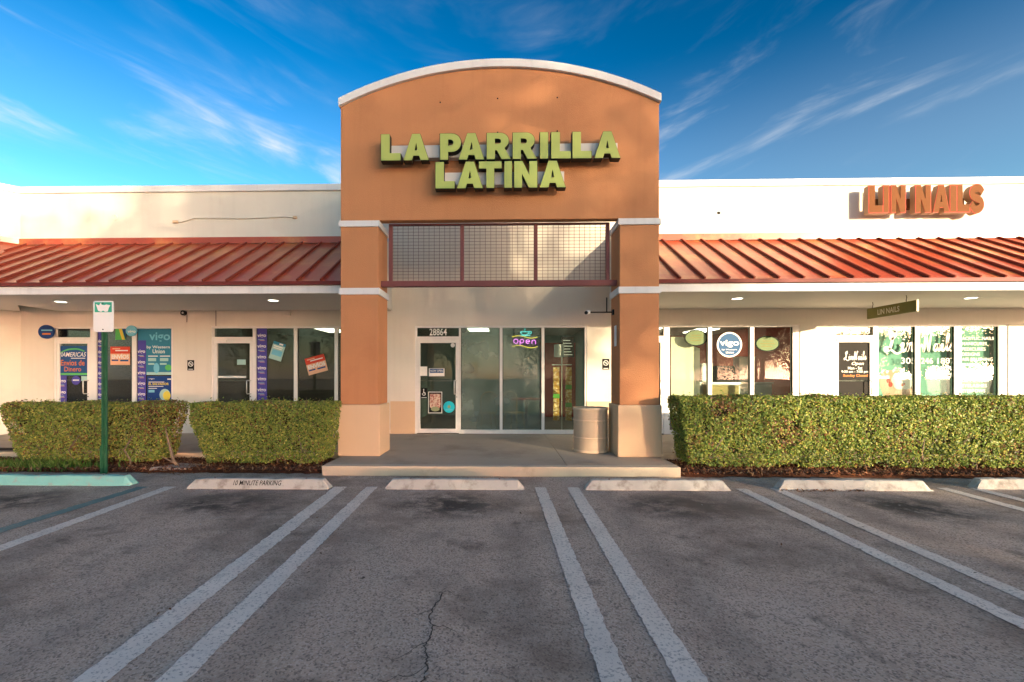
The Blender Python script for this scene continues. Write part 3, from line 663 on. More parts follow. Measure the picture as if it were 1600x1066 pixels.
w2 = wheel_stop(-4.13, -2.27, 5.90, 'stop_concrete', 'concrete wheel stop stencilled 10 MINUTE PARKING')
wheel_stop(-1.54, .265, 5.93, 'stop_concrete', 'plain pale concrete wheel stop before the entrance door')
wheel_stop(1.055, 2.90, 5.95, 'stop_concrete', 'plain concrete wheel stop before the trash can and column')
wheel_stop(3.54, 5.47, 6.0, 'stop_concrete', 'sunlit concrete wheel stop with dry twigs before the long hedge')
wheel_stop(6.14, 8.0, 6.12, 'stop_concrete', 'concrete wheel stop cut by the right edge of the picture')
t_ = text_mb('10 MINUTE PARKING', (-3.52, -2.89, .048, .108), 0, .006, .12); t_.v = [(x, 5.906+(z-.03)*.385-.0035, z) for x, y, z in t_.v]; t_.build('stencil', 'black_rubber', w2, recalc=False)
pp = thing('sign_post', 'white and green parking sign on a green metal channel post', 'street sign', (-6.02, 6.83, 0))
ch = [(-.045, 0), (-.028, 0), (-.02, .03), (.02, .03), (.028, 0), (.045, 0), (.045, .006), (.033, .006), (.024, .037), (-.024, .037), (-.033, .006), (-.045, .006)]
MB().prism([(-6.02+a, 6.80+b, 0) for a, b in ch], [(-6.02+a, 6.80+b, 2.56) for a, b in ch]).build('post', 'post_green', pp)
MB().prism([(-6.025+a*1.15, 6.79+b, 0) for a, b in ch], [(-6.025+a*1.15, 6.79+b, .42) for a, b in ch]).build('base_sleeve', 'post_green', pp)
def rrect(x0, x1, z0, z1, r, n=5): return arc(x1-r, z1-r, r, r, 0, 90, n)+arc(x0+r, z1-r, r, r, 90, 180, n)+arc(x0+r, z0+r, r, r, 180, 270, n)+arc(x1-r, z0+r, r, r, 270, 360, n)
pl = MB().polyxz(rrect(-6.165, -5.855, 2.135, 2.60, .035), 6.775, 6.783).build('sign_plate', 'white_paint', pp)
MB().box(-6.14, -5.88, 6.772, 6.7745, 2.43, 2.58).build('header', 'mint', pl)
MB().polyxz([(-6.12, 2.55), (-6.07, 2.53), (-6.05, 2.57), (-6.03, 2.54), (-5.99, 2.535), (-5.96, 2.545), (-5.90, 2.535), (-5.925, 2.49), (-5.94, 2.44), (-5.98, 2.435), (-6.01, 2.455), (-6.04, 2.435), (-6.085, 2.45)], 6.769, 6.7715).build('emblem', 'white_paint', pl)
for z in (2.565, 2.17): MB().disc(-6.01, z, .01, .01, 6.765, 6.7685, 10).build('bolt', 'black_metal', pl)

def perforated():
    m = MATS['can_beige'].copy(); m.name = 'perforated'; MATS['perforated'] = m
    n, l = m.node_tree.nodes, m.node_tree.links; b = n['Principled BSDF']; src = b.inputs['Base Color'].links[0].from_socket
    g_ = n.new('ShaderNodeTexCoord'); s_ = n.new('ShaderNodeSeparateXYZ'); l.new(g_.outputs['Object'], s_.inputs[0])
    def m2(op, a, c=None):
        x = n.new('ShaderNodeMath'); x.operation = op
        for i, q in enumerate((a, c)):
            if q is None: continue
            if isinstance(q, (int, float)): x.inputs[i].default_value = q
            else: l.new(q, x.inputs[i])
        return x.outputs[0]
    u = m2('MULTIPLY', m2('ARCTAN2', s_.outputs[1], s_.outputs[0]), 108/math.pi/2*1.0); v = m2('MULTIPLY', s_.outputs[2], 1/.018)
    fu = m2('SUBTRACT', m2('FRACT', m2('ADD', u, m2('MULTIPLY', m2('FLOORED_MODULO', m2('FLOOR', v), 2), .5))), .5); fv = m2('SUBTRACT', m2('FRACT', v), .5)
    d = m2('ADD', m2('MULTIPLY', fu, fu), m2('MULTIPLY', fv, fv)); r = m2('LESS_THAN', d, .075)
    x = n.new('ShaderNodeMix'); x.data_type = 'RGBA'; l.new(r, x.inputs[0]); l.new(src, x.inputs[6]); x.inputs[7].default_value = (.10, .085, .07, 1); l.new(x.outputs[2], b.inputs['Base Color'])
perforated()
tx, ty, tr = 1.53, 8.17, .295
tcn = thing('trash_can', 'round beige perforated metal trash can standing by the orange column', 'trash can', (tx, ty, .15))
MB().lathe([(tr, .17), (tr, .90)], tx, ty, 48).build('drum', 'perforated', tcn, smooth=True)
MB().lathe([(tr-.05, .16), (tr-.05, .86)], tx, ty, 40).build('liner', 'can_dark', tcn, smooth=True)
for z, hh in ((.16, .035), (.40, .018), (.70, .018), (.885, .04)):
    MB().lathe([(tr-.012, z), (tr+.012, z), (tr+.014, z+hh/2), (tr+.012, z+hh), (tr-.012, z+hh), (tr-.012, z)], tx, ty, 48).build('hoop', 'can_beige', tcn, smooth=False)
MB().lathe([(.001, .155), (tr, .155), (tr, .17)], tx, ty, 40).build('bottom', 'can_beige', tcn)

# ------------------------------------------------------------------ small fixtures on the building
for x, y, lab in ((-9.127, 9.28, 'recessed soffit light above the shop door with blue posters'), (-4.67, 9.23, 'recessed soffit light above the dark window left of the tower'), (4.62, 9.23, 'recessed soffit light right of the tower, above the round vigo sticker'), (9.17, 9.27, 'recessed soffit light above the window listing nail services')):
    t = thing('downlight', lab, 'light', (x, y, 3.0), 'recessed soffit lights')
    MB().lathe([(.001, 3.008), (.095, 3.008)], x, y, 24).build('lens', 'downlight', t); MB().lathe([(.095, 3.005), (.125, 3.003), (.13, 3.0115)], x, y, 24).build('trim_ring', 'white_trim', t)
def notice(r, y, label):
    t = thing('no_smoking_sign', label, 'sign', (ctr(r)[0], y, r[2]), 'small black wall plaques')
    rectmb(r, y-.006, y-.001).build('plate', 'black_film', t); cx, cz = ctr(r); cz += .03; mb = MB()
    for i in range(24):
        a, b = 2*math.pi*i/24, 2*math.pi*(i+1)/24; mb.face([(cx+q*math.cos(w_), y-.008, cz+q*math.sin(w_)) for q, w_ in ((.062, a), (.062, b), (.046, b), (.046, a))])
    mb.face([(cx-.045, y-.008, cz+.035), (cx-.035, y-.008, cz+.045), (cx+.045, y-.008, cz-.035), (cx+.035, y-.008, cz-.045)]); mb.face([(cx-.035, y-.0075, cz-.006), (cx+.03, y-.0075, cz-.006), (cx+.03, y-.0075, cz+.008), (cx-.035, y-.0075, cz+.008)])
    mb.build('symbol', 'paper', t, recalc=False)
    MB().box(cx-.055, cx+.055, y-.008, y-.0065, r[2]+.02, r[2]+.035).build('caption', 'paper', t)
notice((-7.392, -7.233, 1.615, 1.854), W, 'black no-smoking plaque on the wall between the two left shops')
notice((2.254, 2.414, 1.629, 1.875), W-.0, 'black no-smoking plaque on the wall behind the trash can')
cf = thing('security_camera', 'small security camera on a black pipe arm beside the orange column', 'camera', (1.85, 8.0, 2.577))
MB().tube([(1.897, 8.0, 2.577), (1.47, 8.0, 2.577)], .013, 8).tube([(1.778, 8.0, 2.577), (1.778, 8.0, 2.83)], .011, 8).build('arm', 'black_metal', cf)
MB().tube([(1.48, 8.02, 2.58), (1.46, 7.99, 2.575), (1.41, 7.90, 2.555)], [.03, .035, .035], 12).build('body', 'white_paint', cf, smooth=False); MB().tube([(1.409, 7.899, 2.555), (1.403, 7.888, 2.553)], .03, 12).build('lens', 'black_metal', cf)
MB().box(1.87, 1.8975, 7.96, 8.04, 2.53, 2.62).build('mount', 'black_metal', cf)
tag(MB().box(1.889, 1.8975, 7.80, 7.93, 1.98, 2.33).build('wall_plaque', 'paper'), 'narrow pale notice on the inner side of the right column', 'sign')
cf = thing('wall_speaker', 'round black fixture with a hanging cable on the wall, left of the no-smoking plaque', 'speaker', (-7.45, W, 2.97))
MB().disc(-7.466, 2.955, .06, .06, W-.06, W-.001, 20).build('body', 'black_metal', cf); MB().disc(-7.466, 2.955, .022, .022, W-.064, W-.0605, 14).build('cone', 'paper', cf)
MB().tube([(-7.395, W-.02, 3.01), (-7.392, W-.02, 2.9), (-7.395, W-.02, 2.74)], .006, 6).build('cable', 'black_rubber', cf)
tag(MB().tube([(-6.71, W-.015, 3.01), (-6.708, W-.015, 2.65)], .007, 6).build('cable', 'black_rubber'), 'thin black cable running down to the frame of the middle-left shop', 'cable')
bx_ = MB().box(-5.13, -4.94, W-.09, W-.001, 2.88, 3.0).build('junction_box', 'cream_stucco', bevel=.004); tag(bx_, 'cream junction box on the wall under the soffit near the tower', 'box')
cdt = thing('conduit', 'thin bent cream pipe across the upper left wall', 'pipe', (-6.2, W, 5.1))
MB().tube([(-7.652, 10.58, 5.083),(-7.515, 10.58, 5.082),(-7.226, 10.58, 5.169),(-6.061, 10.58, 5.152),(-5.081, 10.58, 5.18),(-4.826, 10.58, 5.163)], .013, 8).build('pipe', 'cream_stucco', cdt, smooth=True)
MB().box(-7.72, -7.60, W-.05, W-.001, 5.06, 5.11).box(-4.88, -4.80, W-.05, W-.001, 5.14, 5.19).build('bracket', 'beige_stucco', cdt)
mb = MB(); mb.tube([(-9.119+.055*math.cos(a), W-.008, 5.207+.055*math.sin(a)) for a in [2*math.pi*i/16 for i in range(17)]], .008, 6)
tag(mb.build('cable_ring', 'cream_stucco'), 'small round cover ring on the far left upper wall', 'fitting')
mb = MB().polyxz([(4.84, 5.20), (4.87, 5.225), (4.92, 5.215), (4.93, 5.18), (4.90, 5.155), (4.86, 5.16)], W-.004, W-.0005); tag(mb.build('wall_hole', 'black_rubber'), 'small dark hole in the sunlit cream wall', 'hole')
for x, z in ((4.23, 5.52), (5.59, 5.52), (4.23, 5.17), (5.59, 5.16)): MB().disc(x, z, .014, .014, W-.003, W-.0005, 8).build('anchor_hole', 'beige_stucco', B)

# ------------------------------------------------------------------ stickers, posters and glowing signs at the windows
SY = 10.655                                     # outer side of the glass
def poster(name, r, mat, label, cat='poster', y=SY, group=None, th=.003):
    t = thing(name, label, cat, (ctr(r)[0], y, r[2]), group); rectmb(r, y, y+th).build('sheet', mat, t); return t
def sub(r, a, b, c, d):   # fractions of a rectangle
    return (r[0]+(r[1]-r[0])*a, r[0]+(r[1]-r[0])*b, r[2]+(r[3]-r[2])*c, r[2]+(r[3]-r[2])*d)
def block(r, mat, t, y, name='print'): return rectmb(r, y, y+.0008).build(name, mat, t)
def vigo_strip(r, rows, label):
    t = poster('window_strip', r, 'purple_print', label, 'window sticker', group='purple vigo strips')
    w_ = r[1]-r[0]
    for z in rows:
        if z-.07 < r[2]: continue
        text('vigo', (r[0]+w_*.12, r[1]-w_*.08, z-.055, z+.05), SY-.001, 'paper', t, .02)
        block((r[0]+w_*.2, r[1]-w_*.25, z-.095, z-.082), 'pale_teal', t, SY-.001); block((r[0]+w_*.35, r[1]-w_*.2, z-.118, z-.108), 'peach_print', t, SY-.001)
zrow = lambda ys: [1.45+(590-y)/67.6 for y in ys]
DY = 10.655
vigo_strip((-10.581, -10.341, 0.541, 1.495), zrow([596, 614, 631]), 'purple vigo strip low on the door under the viamericas poster')
vigo_strip((-9.629, -9.428, 0.543, 2.629), zrow([533, 550, 567, 584, 601, 618]), 'purple vigo strip beside the green sign post')
vigo_strip((-8.658, -8.427, 0.545, 2.325), zrow([549, 566, 583, 600, 617]), 'purple vigo strip overlapping the teal western union poster')
vigo_strip((-5.8, -5.542, 0.551, 2.604), zrow([524, 541, 558, 575.5, 592.7, 610]), 'purple vigo strip beside the door of the dark shop')
r = (-10.574, -9.809, 1.495, 2.192)
t = poster('poster', r, 'blue_print', 'blue viamericas poster reading Envios de Dinero in orange on a door', y=10.65)
text('VIAMERICAS', sub(r, .06, .93, .64, .79), 10.649, 'paper', t, .005, .25); block(sub(r, .45, .9, .575, .6), 'paper', t, 10.6492)
text('Envíos de', sub(r, .13, .88, .34, .53), 10.649, 'orange_print', t, .005); text('Dinero', sub(r, .24, .77, .14, .30), 10.649, 'orange_print', t, .005); block(sub(r, 0, 1, .02, .085), 'green_print', t, 10.6492)
mb = MB(); ribbon(mb, catmull([Vector((r[0]+.1*(r[1]-r[0]), r[2]+.77*(r[3]-r[2]))), Vector((r[0]+.35*(r[1]-r[0]), r[2]+.88*(r[3]-r[2]))), Vector((r[0]+.65*(r[1]-r[0]), r[2]+.9*(r[3]-r[2]))), Vector((r[0]+.88*(r[1]-r[0]), r[2]+.82*(r[3]-r[2])))], 6), 10.649, .035); mb.build('swoosh', 'green_print', t, recalc=False)
def round_sign(c, rx, rz, y, mat, label, rim=None, name='round_sticker', cat='sticker', th=.004):
    t = thing(name, label, cat, (c[0], y, c[1]-rz)); MB().disc(c[0], c[1], rx, rz, y, y+th, 36).build('disc', rim or mat, t)
    if rim: MB().disc(c[0], c[1], rx*.88, rz*.88, y-.001, y-.0002, 36).build('field', mat, t)
    return t
t = round_sign((-10.113, 1.382), .105, .105, 10.652, 'purple_print', 'small round violet sticker on the glass of the poster door'); c = (-10.112, 1.382); block((c[0]-.075, c[0]+.075, c[1]-.012, c[1]+.02), 'paper', t, 10.6505)
poster('sticker', (-9.985, -9.812, 1.367, 1.48), 'pale_teal', 'small pale sticker above the door handle of the poster shop', 'sticker')
t = round_sign((-10.683, 2.518), .19, .16, 10.50, 'navy_print', 'oval dark blue sign projecting beside the top of the poster door', name='oval_sign', cat='sign', th=.03); c = (-10.673, 2.517); block((c[0]-.12, c[0]+.14, c[1]+.02, c[1]+.05), 'sky_print', t, 10.4985); block((c[0]-.1, c[0]+.1, c[1]-.07, c[1]-.03), 'orange_print', t, 10.4985)
MB().tube([(c[0], 10.53, c[1]), (c[0], 10.6, c[1])], .012, 8).build('bracket', 'black_metal', t)
def envios(t, r, y):
    block(sub(r, 0, 1, .62, 1), 'red_print', t, y-.0005); block(sub(r, .1, .5, .86, .92), 'peach_print', t, y-.001); block(sub(r, .25, .9, .76, .82), 'paper', t, y-.001)
    text('ENVÍOS', sub(r, .06, .95, .34, .62), y-.0015, 'paper', t, .03); block(sub(r, .06, .4, .22, .3), 'navy_print', t, y-.001); block(sub(r, .5, .92, .2, .29), 'blue_print', t, y-.001)
r = (-9.278, -8.809, 1.744, 2.175); t = poster('poster', r, 'peach_print', 'square red and peach ENVIOS flyer beside the green sign post', y=10.652); envios(t, r, 10.652)
def tilt(t, c, a):
    M = Matrix.Translation((c[0], 0, c[1])) @ Matrix.Rotation(a, 4, 'Y') @ Matrix.Translation((-c[0], 0, -c[1]))
    o0 = world_loc(t)
    for ch_ in t.children: ch_.data.transform(Matrix.Translation(-o0) @ M @ Matrix.Translation(o0))
c = (-4.373, 1.749); r = (c[0]-.235, c[0]+.235, c[1]-.2, c[1]+.2); t = poster('poster', r, 'peach_print', 'tilted red and peach ENVIOS flyer taped in the dark window', y=10.652); envios(t, r, 10.652); tilt(t, c, R(-15))
c = (-5.293, 2.064); r = (c[0]-.15, c[0]+.15, c[1]-.21, c[1]+.21); t = poster('poster', r, 'pale_teal', 'tilted pale teal flyer beside the purple strip in the dark window', y=10.652)
block(sub(r, 0, 1, .84, 1), 'teal_print', t, 10.6512); block(sub(r, .12, .85, .72, .78), 'paper', t, 10.651); block(sub(r, .12, .8, .62, .67), 'paper', t, 10.651); block(sub(r, .1, .9, .25, .55), 'sky_print', t, 10.6512); block(sub(r, .5, .8, .88, .96), 'paper', t, 10.651); tilt(t, c, R(17))
fl = poster('pennant', (-9.164, -8.917, 2.34, 2.598), 'green_print', 'green, yellow and blue banner at the top of the window behind the sign post', 'banner', y=10.66); rr = (-9.164, -8.917, 2.34, 2.598)
MB().polyxz([(rr[0]+.08, rr[3]), (rr[0]+.15, rr[3]), (rr[0]+.23, rr[2]), (rr[0]+.16, rr[2])], 10.658, 10.6595).build('print', 'yellow_print', fl); MB().polyxz([(rr[0]+.16, rr[3]), (rr[1], rr[3]), (rr[1], rr[2])], 10.656, 10.6578).build('print', 'blue_print', fl)
t = round_sign((-8.706, 2.542), .13, .125, 10.56, 'sky_print', 'round light blue vigo sign projecting over the left shop window', name='round_sign', cat='sign', th=.03); c = (-8.697, 2.541); text('vigo', (c[0]-.09, c[0]+.1, c[1]-.07, c[1]+.02), 10.558, 'paper', t, .02); MB().tube([(c[0], 10.59, c[1]), (c[0], 10.617, c[1])], .012, 8).build('bracket', 'black_metal', t)
r = (-8.648, -7.811, 1.51, 2.59); t = poster('poster', r, 'teal_print', 'large teal poster reading by Western Union in the left shop window', y=10.662)
text('vigo', sub(r, .35, .95, .70, .93), 10.6605, 'sky_print', t, .02); text('by Western', sub(r, .28, .94, .56, .64), 10.6605, 'paper', t); text('Union', sub(r, .45, .8, .47, .56), 10.6605, 'paper', t)
for a, b in ((.32, .6), (.66, .95)):
    block(sub(r, a, b, .40, .42), 'paper', t, 10.6605); block(sub(r, a, b-.05, .30, .37), 'pale_teal', t, 10.6605); block(sub(r, a, b-.1, .22, .26), 'pale_teal', t, 10.6605)
MB().disc(r[0]+.56*(r[1]-r[0]), r[2]+.15*(r[3]-r[2]), .07, .12, 10.6600, 10.6604, 20).build('print', 'sky_print', t); MB().disc(r[0]+.9*(r[1]-r[0]), r[2]+.16*(r[3]-r[2]), .08, .07, 10.6600, 10.6604, 20).build('print', 'green_print', t); block(sub(r, .28, 1, 0, .06), 'pale_teal', t, 10.6603)
r = (-8.405, -7.811, 0.546, 1.48); t = poster('poster', r, 'navy_print', 'dark blue vigo poster reading EL SALVADOR in yellow, under the teal poster', y=10.662)
text('vigo', sub(r, .06, .3, .915, .95), 10.6605, 'paper', t); block(sub(r, .82, .97, .91, .94), 'paper', t, 10.6605); block(sub(r, .06, .7, .845, .86), 'paper', t, 10.6605); text('EL SALVADOR', sub(r, .06, .88, .775, .835), 10.6605, 'yellow_print', t, .03); block(sub(r, .06, .66, .735, .75), 'paper', t, 10.6605); block(sub(r, .06, .4, .685, .70), 'paper', t, 10.6605); block(sub(r, .06, .3, .59, .655), 'sky_print', t, 10.6605)
MB().disc(r[0]+.72*(r[1]-r[0]), r[2]+.53*(r[3]-r[2]), .13, .14, 10.6600, 10.6604, 24).build('print', 'pale_teal', t); MB().disc(r[0]+.8*(r[1]-r[0]), r[2]+.51*(r[3]-r[2]), .09, .11, 10.6590, 10.6598, 24).build('print', 'yellow_print', t)
poster('sticker', (-6.25, -6.046, 1.75, 1.87), 'pale_teal', 'small pale paper on the glass of the middle-left door', 'paper', y=10.655)
tag(MB().box(-6.67,-6.02,10.60,10.63,1.44,1.485).build('push_plate','paper'), 'white horizontal bar across the middle-left glass door', 'bar')
# entrance door
DG = 10.6605
nb = thing('house_number', 'white number 28864 on the transom above the entrance door', 'number', (-1.5, 10.66, 2.45)); text('28864', (-1.725, -1.321, 2.425, 2.587), 10.664, 'paper', nb, .015)
round_sign((-1.18, 2.198), .05, .05, 10.652, 'paper', 'small white round sticker at the top of the entrance door')
poster('paper_note', (-1.934, -1.775, 1.487, 1.703), 'paper', 'white paper note at the left edge of the entrance door', 'paper', y=10.656)
r = (-1.737, -1.374, 1.48, 1.661); t = poster('poster', r, 'paper', 'white and blue NOW OPEN label in the middle of the entrance door', y=10.656); block(sub(r, .06, .94, .42, .95), 'blue_print', t, 10.6552); text('NOW OPEN', sub(r, .1, .9, .55, .83), 10.6542, 'paper', t)
r = (-1.925, -1.772, 0.96, 1.203); t = poster('accessibility_sign', r, 'black_film', 'black wheelchair-access plaque low on the entrance door', 'sign', y=10.656); cx, cz = ctr(r); cz += .02; mb = MB()
for i in range(18):
    a, b = R(-200+i*15), R(-200+(i+1)*15)
    mb.face([(cx-.005+q*math.cos(w_), 10.6552, cz-.03+q*math.sin(w_)) for q, w_ in ((.042, a), (.042, b), (.028, b), (.028, a))])
mb.box(cx-.016, cx, 10.655, 10.6556, cz-.02, cz+.05).box(cx-.001, cx+.03, 10.655, 10.6556, cz-.02, cz-.006).box(cx+.022, cx+.034, 10.6549, 10.6555, cz-.06, cz-.012).disc(cx-.008, cz+.068, .014, .014, 10.655, 10.6556, 12); mb.build('symbol', 'paper', t, recalc=False)
block((cx-.06, cx+.06, r[2]+.015, r[2]+.03), 'paper', t, 10.6552)
r = (-1.752, -1.427, 0.619, 1.119); t = poster('poster', r, 'paper', 'colourful food collage poster on the entrance door', y=10.656); block(sub(r, .05, .95, .03, .97), 'black_film', t, 10.6553); MB().disc(*ctr(r), .13, .2, 10.6544, 10.6551, 24).build('print', 'collage', t); block(sub(r, .12, .88, .28, .9), 'collage', t, 10.6546); MB().disc(ctr(r)[0], r[2]+.1, .1, .055, 10.6530, 10.6540, 24).build('print', 'pale_green', t)
t = round_sign((-1.267, 0.767), .132, .132, 10.652, 'cyan_print', 'round cyan sticker low on the entrance door'); c = (-1.266, 0.753); MB().disc(c[0], c[1]+.02, .035, .04, 10.6505, 10.6515, 12).build('print', 'pale_green', t); block((c[0]-.08, c[0]+.08, c[1]-.06, c[1]-.045), 'sky_print', t, 10.6512)
poster('paper_note', (-0.786, -0.607, 1.539, 1.806), 'pale_green', 'plain greenish sheet taped in the hazy window', 'paper', y=10.682)
# neon sign
NY = 10.74; ns = thing('neon_sign', 'glowing neon sign reading open under a cyan coffee cup', 'neon sign', (.35, NY, 2.18))
r = (0.194, 0.789, 2.179, 2.389)
def wave(z, a): return [(r[0]+(r[1]-r[0])*i/20, NY, z+a*math.sin(2*math.pi*i/20)) for i in range(21)]
for nm, z in (('border', r[3]+.005), ('border', r[2]-.01)): MB().tube(wave(z, .028), .011, 6).build(nm, 'neon_yellow', ns, smooth=True)
mb = MB(); wv_ = wave(0, .028)
for i in range(20): mb.face([(wv_[i][0], NY+.02, wv_[i][2]+r[2]), (wv_[i+1][0], NY+.02, wv_[i+1][2]+r[2]), (wv_[i+1][0], NY+.02, wv_[i+1][2]+r[3]), (wv_[i][0], NY+.02, wv_[i][2]+r[3])])
mb.build('backing', 'neon_violet', ns, recalc=False)
w_ = (r[1]-r[0])/4.3; zc = (r[2]+r[3])/2; rr_ = .042
def nt(pts): MB().tube([(x, NY, z) for x, z in pts], .0075, 6).build('letter', 'neon_pink', ns, smooth=True)
xo = [r[0]+w_*(.65+k) for k in range(4)]
nt(arc(xo[0], zc+.01, rr_*1.2, rr_*1.2, 0, 360, 18)); nt([(xo[1]-rr_, zc-.085), (xo[1]-rr_, zc)]+arc(xo[1], zc+.012, rr_, rr_, 180, -170, 16)); nt([(xo[2]-rr_, zc), (xo[2]+rr_, zc)]+arc(xo[2], zc, rr_, rr_, 0, 310, 16)); nt([(xo[3]-rr_, zc-.05), (xo[3]-rr_, zc+.02)]+arc(xo[3], zc-.005, rr_, rr_, 180, 0, 10)+[(xo[3]+rr_, zc-.06)])
c = (0.491, 2.493); mb = MB(); mb.tube([(x, NY, z) for x, z in [(c[0]-.1, c[1]+.02)]+arc(c[0], c[1]+.02, .1, .075, 180, 360, 12)+[(c[0]-.1, c[1]+.02)]], .010, 6).tube([(x, NY, z) for x, z in arc(c[0]+.12, c[1], .035, .03, 120, -120, 8)], .009, 6).tube([(c[0]-.13, NY, c[1]-.07), (c[0]+.13, NY, c[1]-.07)], .010, 6).tube([(c[0]-.02, NY, c[1]+.05), (c[0]+.01, NY, c[1]+.075), (c[0]-.005, NY, c[1]+.1)], .008, 6); mb.build('cup', 'neon_cyan', ns, smooth=True)
MB().box(r[0]+.03, r[0]+.06, NY+.021, NY+.03, r[2], 2.59).build('frame', 'black_metal', ns)
# right-hand shops
t = round_sign((5.156, 2.199), .285, .29, 10.655, 'teal_print', 'large round white-rimmed blue vigo sticker right of the tower', rim='paper'); c = (5.154, 2.198)
pm('vigo_blue', (.012, .075, .19), .5, .1, 8); t.children[1].data.materials[0] = MATS['vigo_blue']
text('vigo', (c[0]-.22, c[0]+.22, c[1]-.06, c[1]+.11), 10.653, 'paper', t, .025); text('by Western', (c[0]-.17, c[0]+.17, c[1]-.135, c[1]-.095), 10.653, 'paper', t); text('Union', (c[0]-.08, c[0]+.1, c[1]-.20, c[1]-.15), 10.653, 'paper', t)
for q, lab in (((4.148, 4.689, 2.172, 2.548), 'pale green oval board with lettering at the top of the window beside the column'), ((5.756, 6.315, 2.043, 2.405), 'pale green oval board with lettering right of the round blue vigo sticker')):
    cx, cz = ctr(q); t = round_sign((cx, cz), (q[1]-q[0])/2, (q[3]-q[2])/2, 10.70, 'pale_green', lab, rim='black_film', name='oval_board', cat='sign', th=.015)
    for k, (a, b) in enumerate(((.3, .75), (.2, .8), (.25, .7))): block((q[0]+(q[1]-q[0])*a, q[0]+(q[1]-q[0])*b, cz+.05-.06*k, cz+.07-.06*k), 'cardboard', t, 10.698)
tag(MB().polyxz([(3.914, 0.55),(4.582, 0.551),(4.582, 2.124),(4.419, 2.184),(4.271, 2.274),(4.197, 2.394),(3.914, 2.395)], 10.88, 10.9).build('display_panel', 'cream_panel'), 'tall cream panel with a scooped corner behind the glass beside the column', 'panel')
# nail shop glazing
r = (7.604, 8.374, 1.392, 2.264); t = poster('door_graphic', r, 'black_film', 'black door film with white opening hours under a script Lin Nails', 'door sign', y=10.656)
script('LinNails', (7.725, 8.224, 1.842, 2.046), 10.654, .022, 'paper', t); text('Open', (7.896, 8.167, 1.711, 1.806), 10.654, 'warm_white', t, .02, .3); text('Mon - Sat', (7.811, 8.133, 1.63, 1.697), 10.654, 'paper', t, .02); text('9:30 am - 7:00 pm', (7.668, 8.266, 1.543, 1.61), 10.654, 'paper', t, .02); text('Sunday Closed', (7.707, 8.252, 1.45, 1.523), 10.654, 'orange_print', t, .02)
rectmb((7.604, 8.374, 0.579, 1.363), 10.656, 10.659).build('lower_film', 'black_film', t)
def letters(name, label, items, cat='window lettering'):
    t = thing(name, label, cat, (items[0][1][0], SY, items[0][1][2]))
    for it in items: text(it[0], it[1], 10.662, it[2] if len(it) > 2 else 'paper', t, .016, it[3] if len(it) > 3 else 0)
    return t
t = thing('window_lettering', 'white script word Lin with phone digits 305 on the first nail-shop pane', 'window lettering', (8.673, 10.66, 1.943)); script('Lin', (8.63, 9.325, 1.987, 2.522)[:2]+((8.63, 2.016)[1], (8.63, 2.509)[1]), 10.662, .058, 'paper', t); text('305', (8.999, 9.318, 1.761, 1.899), 10.662, 'paper', t, .004)
t = thing('window_lettering', 'pinkish script word Nails over phone digits and WALK-INS WELCOME on the middle nail-shop pane', 'window lettering', (9.453, 10.66, 1.942)); script('Nails', (9.439, 10.188, 2.029, 2.447), 10.662, .045, 'warm_white', t); text('246', (9.439, 9.708, 1.761, 1.892), 10.662, 'warm_white', t, .004); text('1807', (9.807, 10.188, 1.761, 1.891), 10.662, 'warm_white', t, .004); text('WALK-INS', (9.587, 10.188, 1.605, 1.702), 10.662, 'paper', t, .004, .25); text('WELCOME', (9.594, 10.188, 1.464, 1.561), 10.662, 'paper', t, .004, .25)
t = thing('window_lettering', 'white list of nail services from acrylic nails to eyebrows on the last pane', 'window lettering', (10.4, 10.66, 0.872))
for tx_, yc, xe in (('ACRYLIC NAILS', 258, 1045), ('MANICURES', 325, 955), ('PEDICURES', 393, 940), ('DESIGNS', 458, 865), ('AIR BRUSHING', 522, 1030), ('WAXING', 588, 855), ('GEL BUILDER', 655, 995), ('GEL X', 720, 795), ('DIP POWDER', 787, 985), ('EYELASHES', 853, 955), ('EYEBROWS', 918, 935)):
    X0, X1 = 10.345, 10.345+(xe-635)/8.2*.01403; z = 1.472-(500+yc/8.2-590)/68.0
    text(tx_, (X0, X1, z-.036, z+.036), 10.662, 'paper', t, .004); MB().disc(X0-.04, z, .014, .014, 10.661, 10.662, 8).build('bullet', 'paper', t)
for (a, b), lab in (((8.47, 9.27), 'teal panel printed with a hand and orchid behind the first nail-shop pane'), ((9.39, 10.14), 'plain teal panel behind the middle nail-shop pane'), ((10.30, 11.09), 'teal panel behind the pane listing nail services')):
    t = thing('window_panel', lab, 'panel', (a, 10.8, .3)); MB().box(a, b, 10.80, 10.81, .3, 2.58).build('sheet', 'teal_panel', t)
    if a < 9:
        hp = [(8.628, 1.421),(8.686, 1.553),(8.801, 1.612),(9.002, 1.619),(9.117, 1.582),(9.06, 1.538),(8.945, 1.509),(9.002, 1.391),(9.161, 1.244),(9.448, 1.171),(9.448, 0.716),(8.801, 0.715),(8.714, 1.038),(8.642, 1.244)]
        MB().polyxz(hp, 10.797, 10.7995).build('print', 'skin_print', t)
        fc = (9.146, 1.362); mb = MB()
        for k in range(5): a_ = R(90+72*k); mb.disc(fc[0]+.13*math.cos(a_), fc[1]+.10*math.sin(a_), .13, .105, 10.793-.0004*k, 10.7965-.0004*k, 18)
        mb.build('print', 'flower_print', t, recalc=False); mb = MB()
        for k in range(7): mb.disc(fc[0]+random.gauss(0, .03), fc[1]-.07+random.gauss(0, .025), .022, .014, 10.7890-.0003*k, 10.7895-.0003*k, 10)
        mb.build('print', 'red_print', t, recalc=False)
        for (px_, pz_) in ((8.83, 1.377), (8.873, 1.288)): MB().disc(px_, pz_, .05, .06, 10.796, 10.7968, 10).build('print', 'salmon_edge', t)

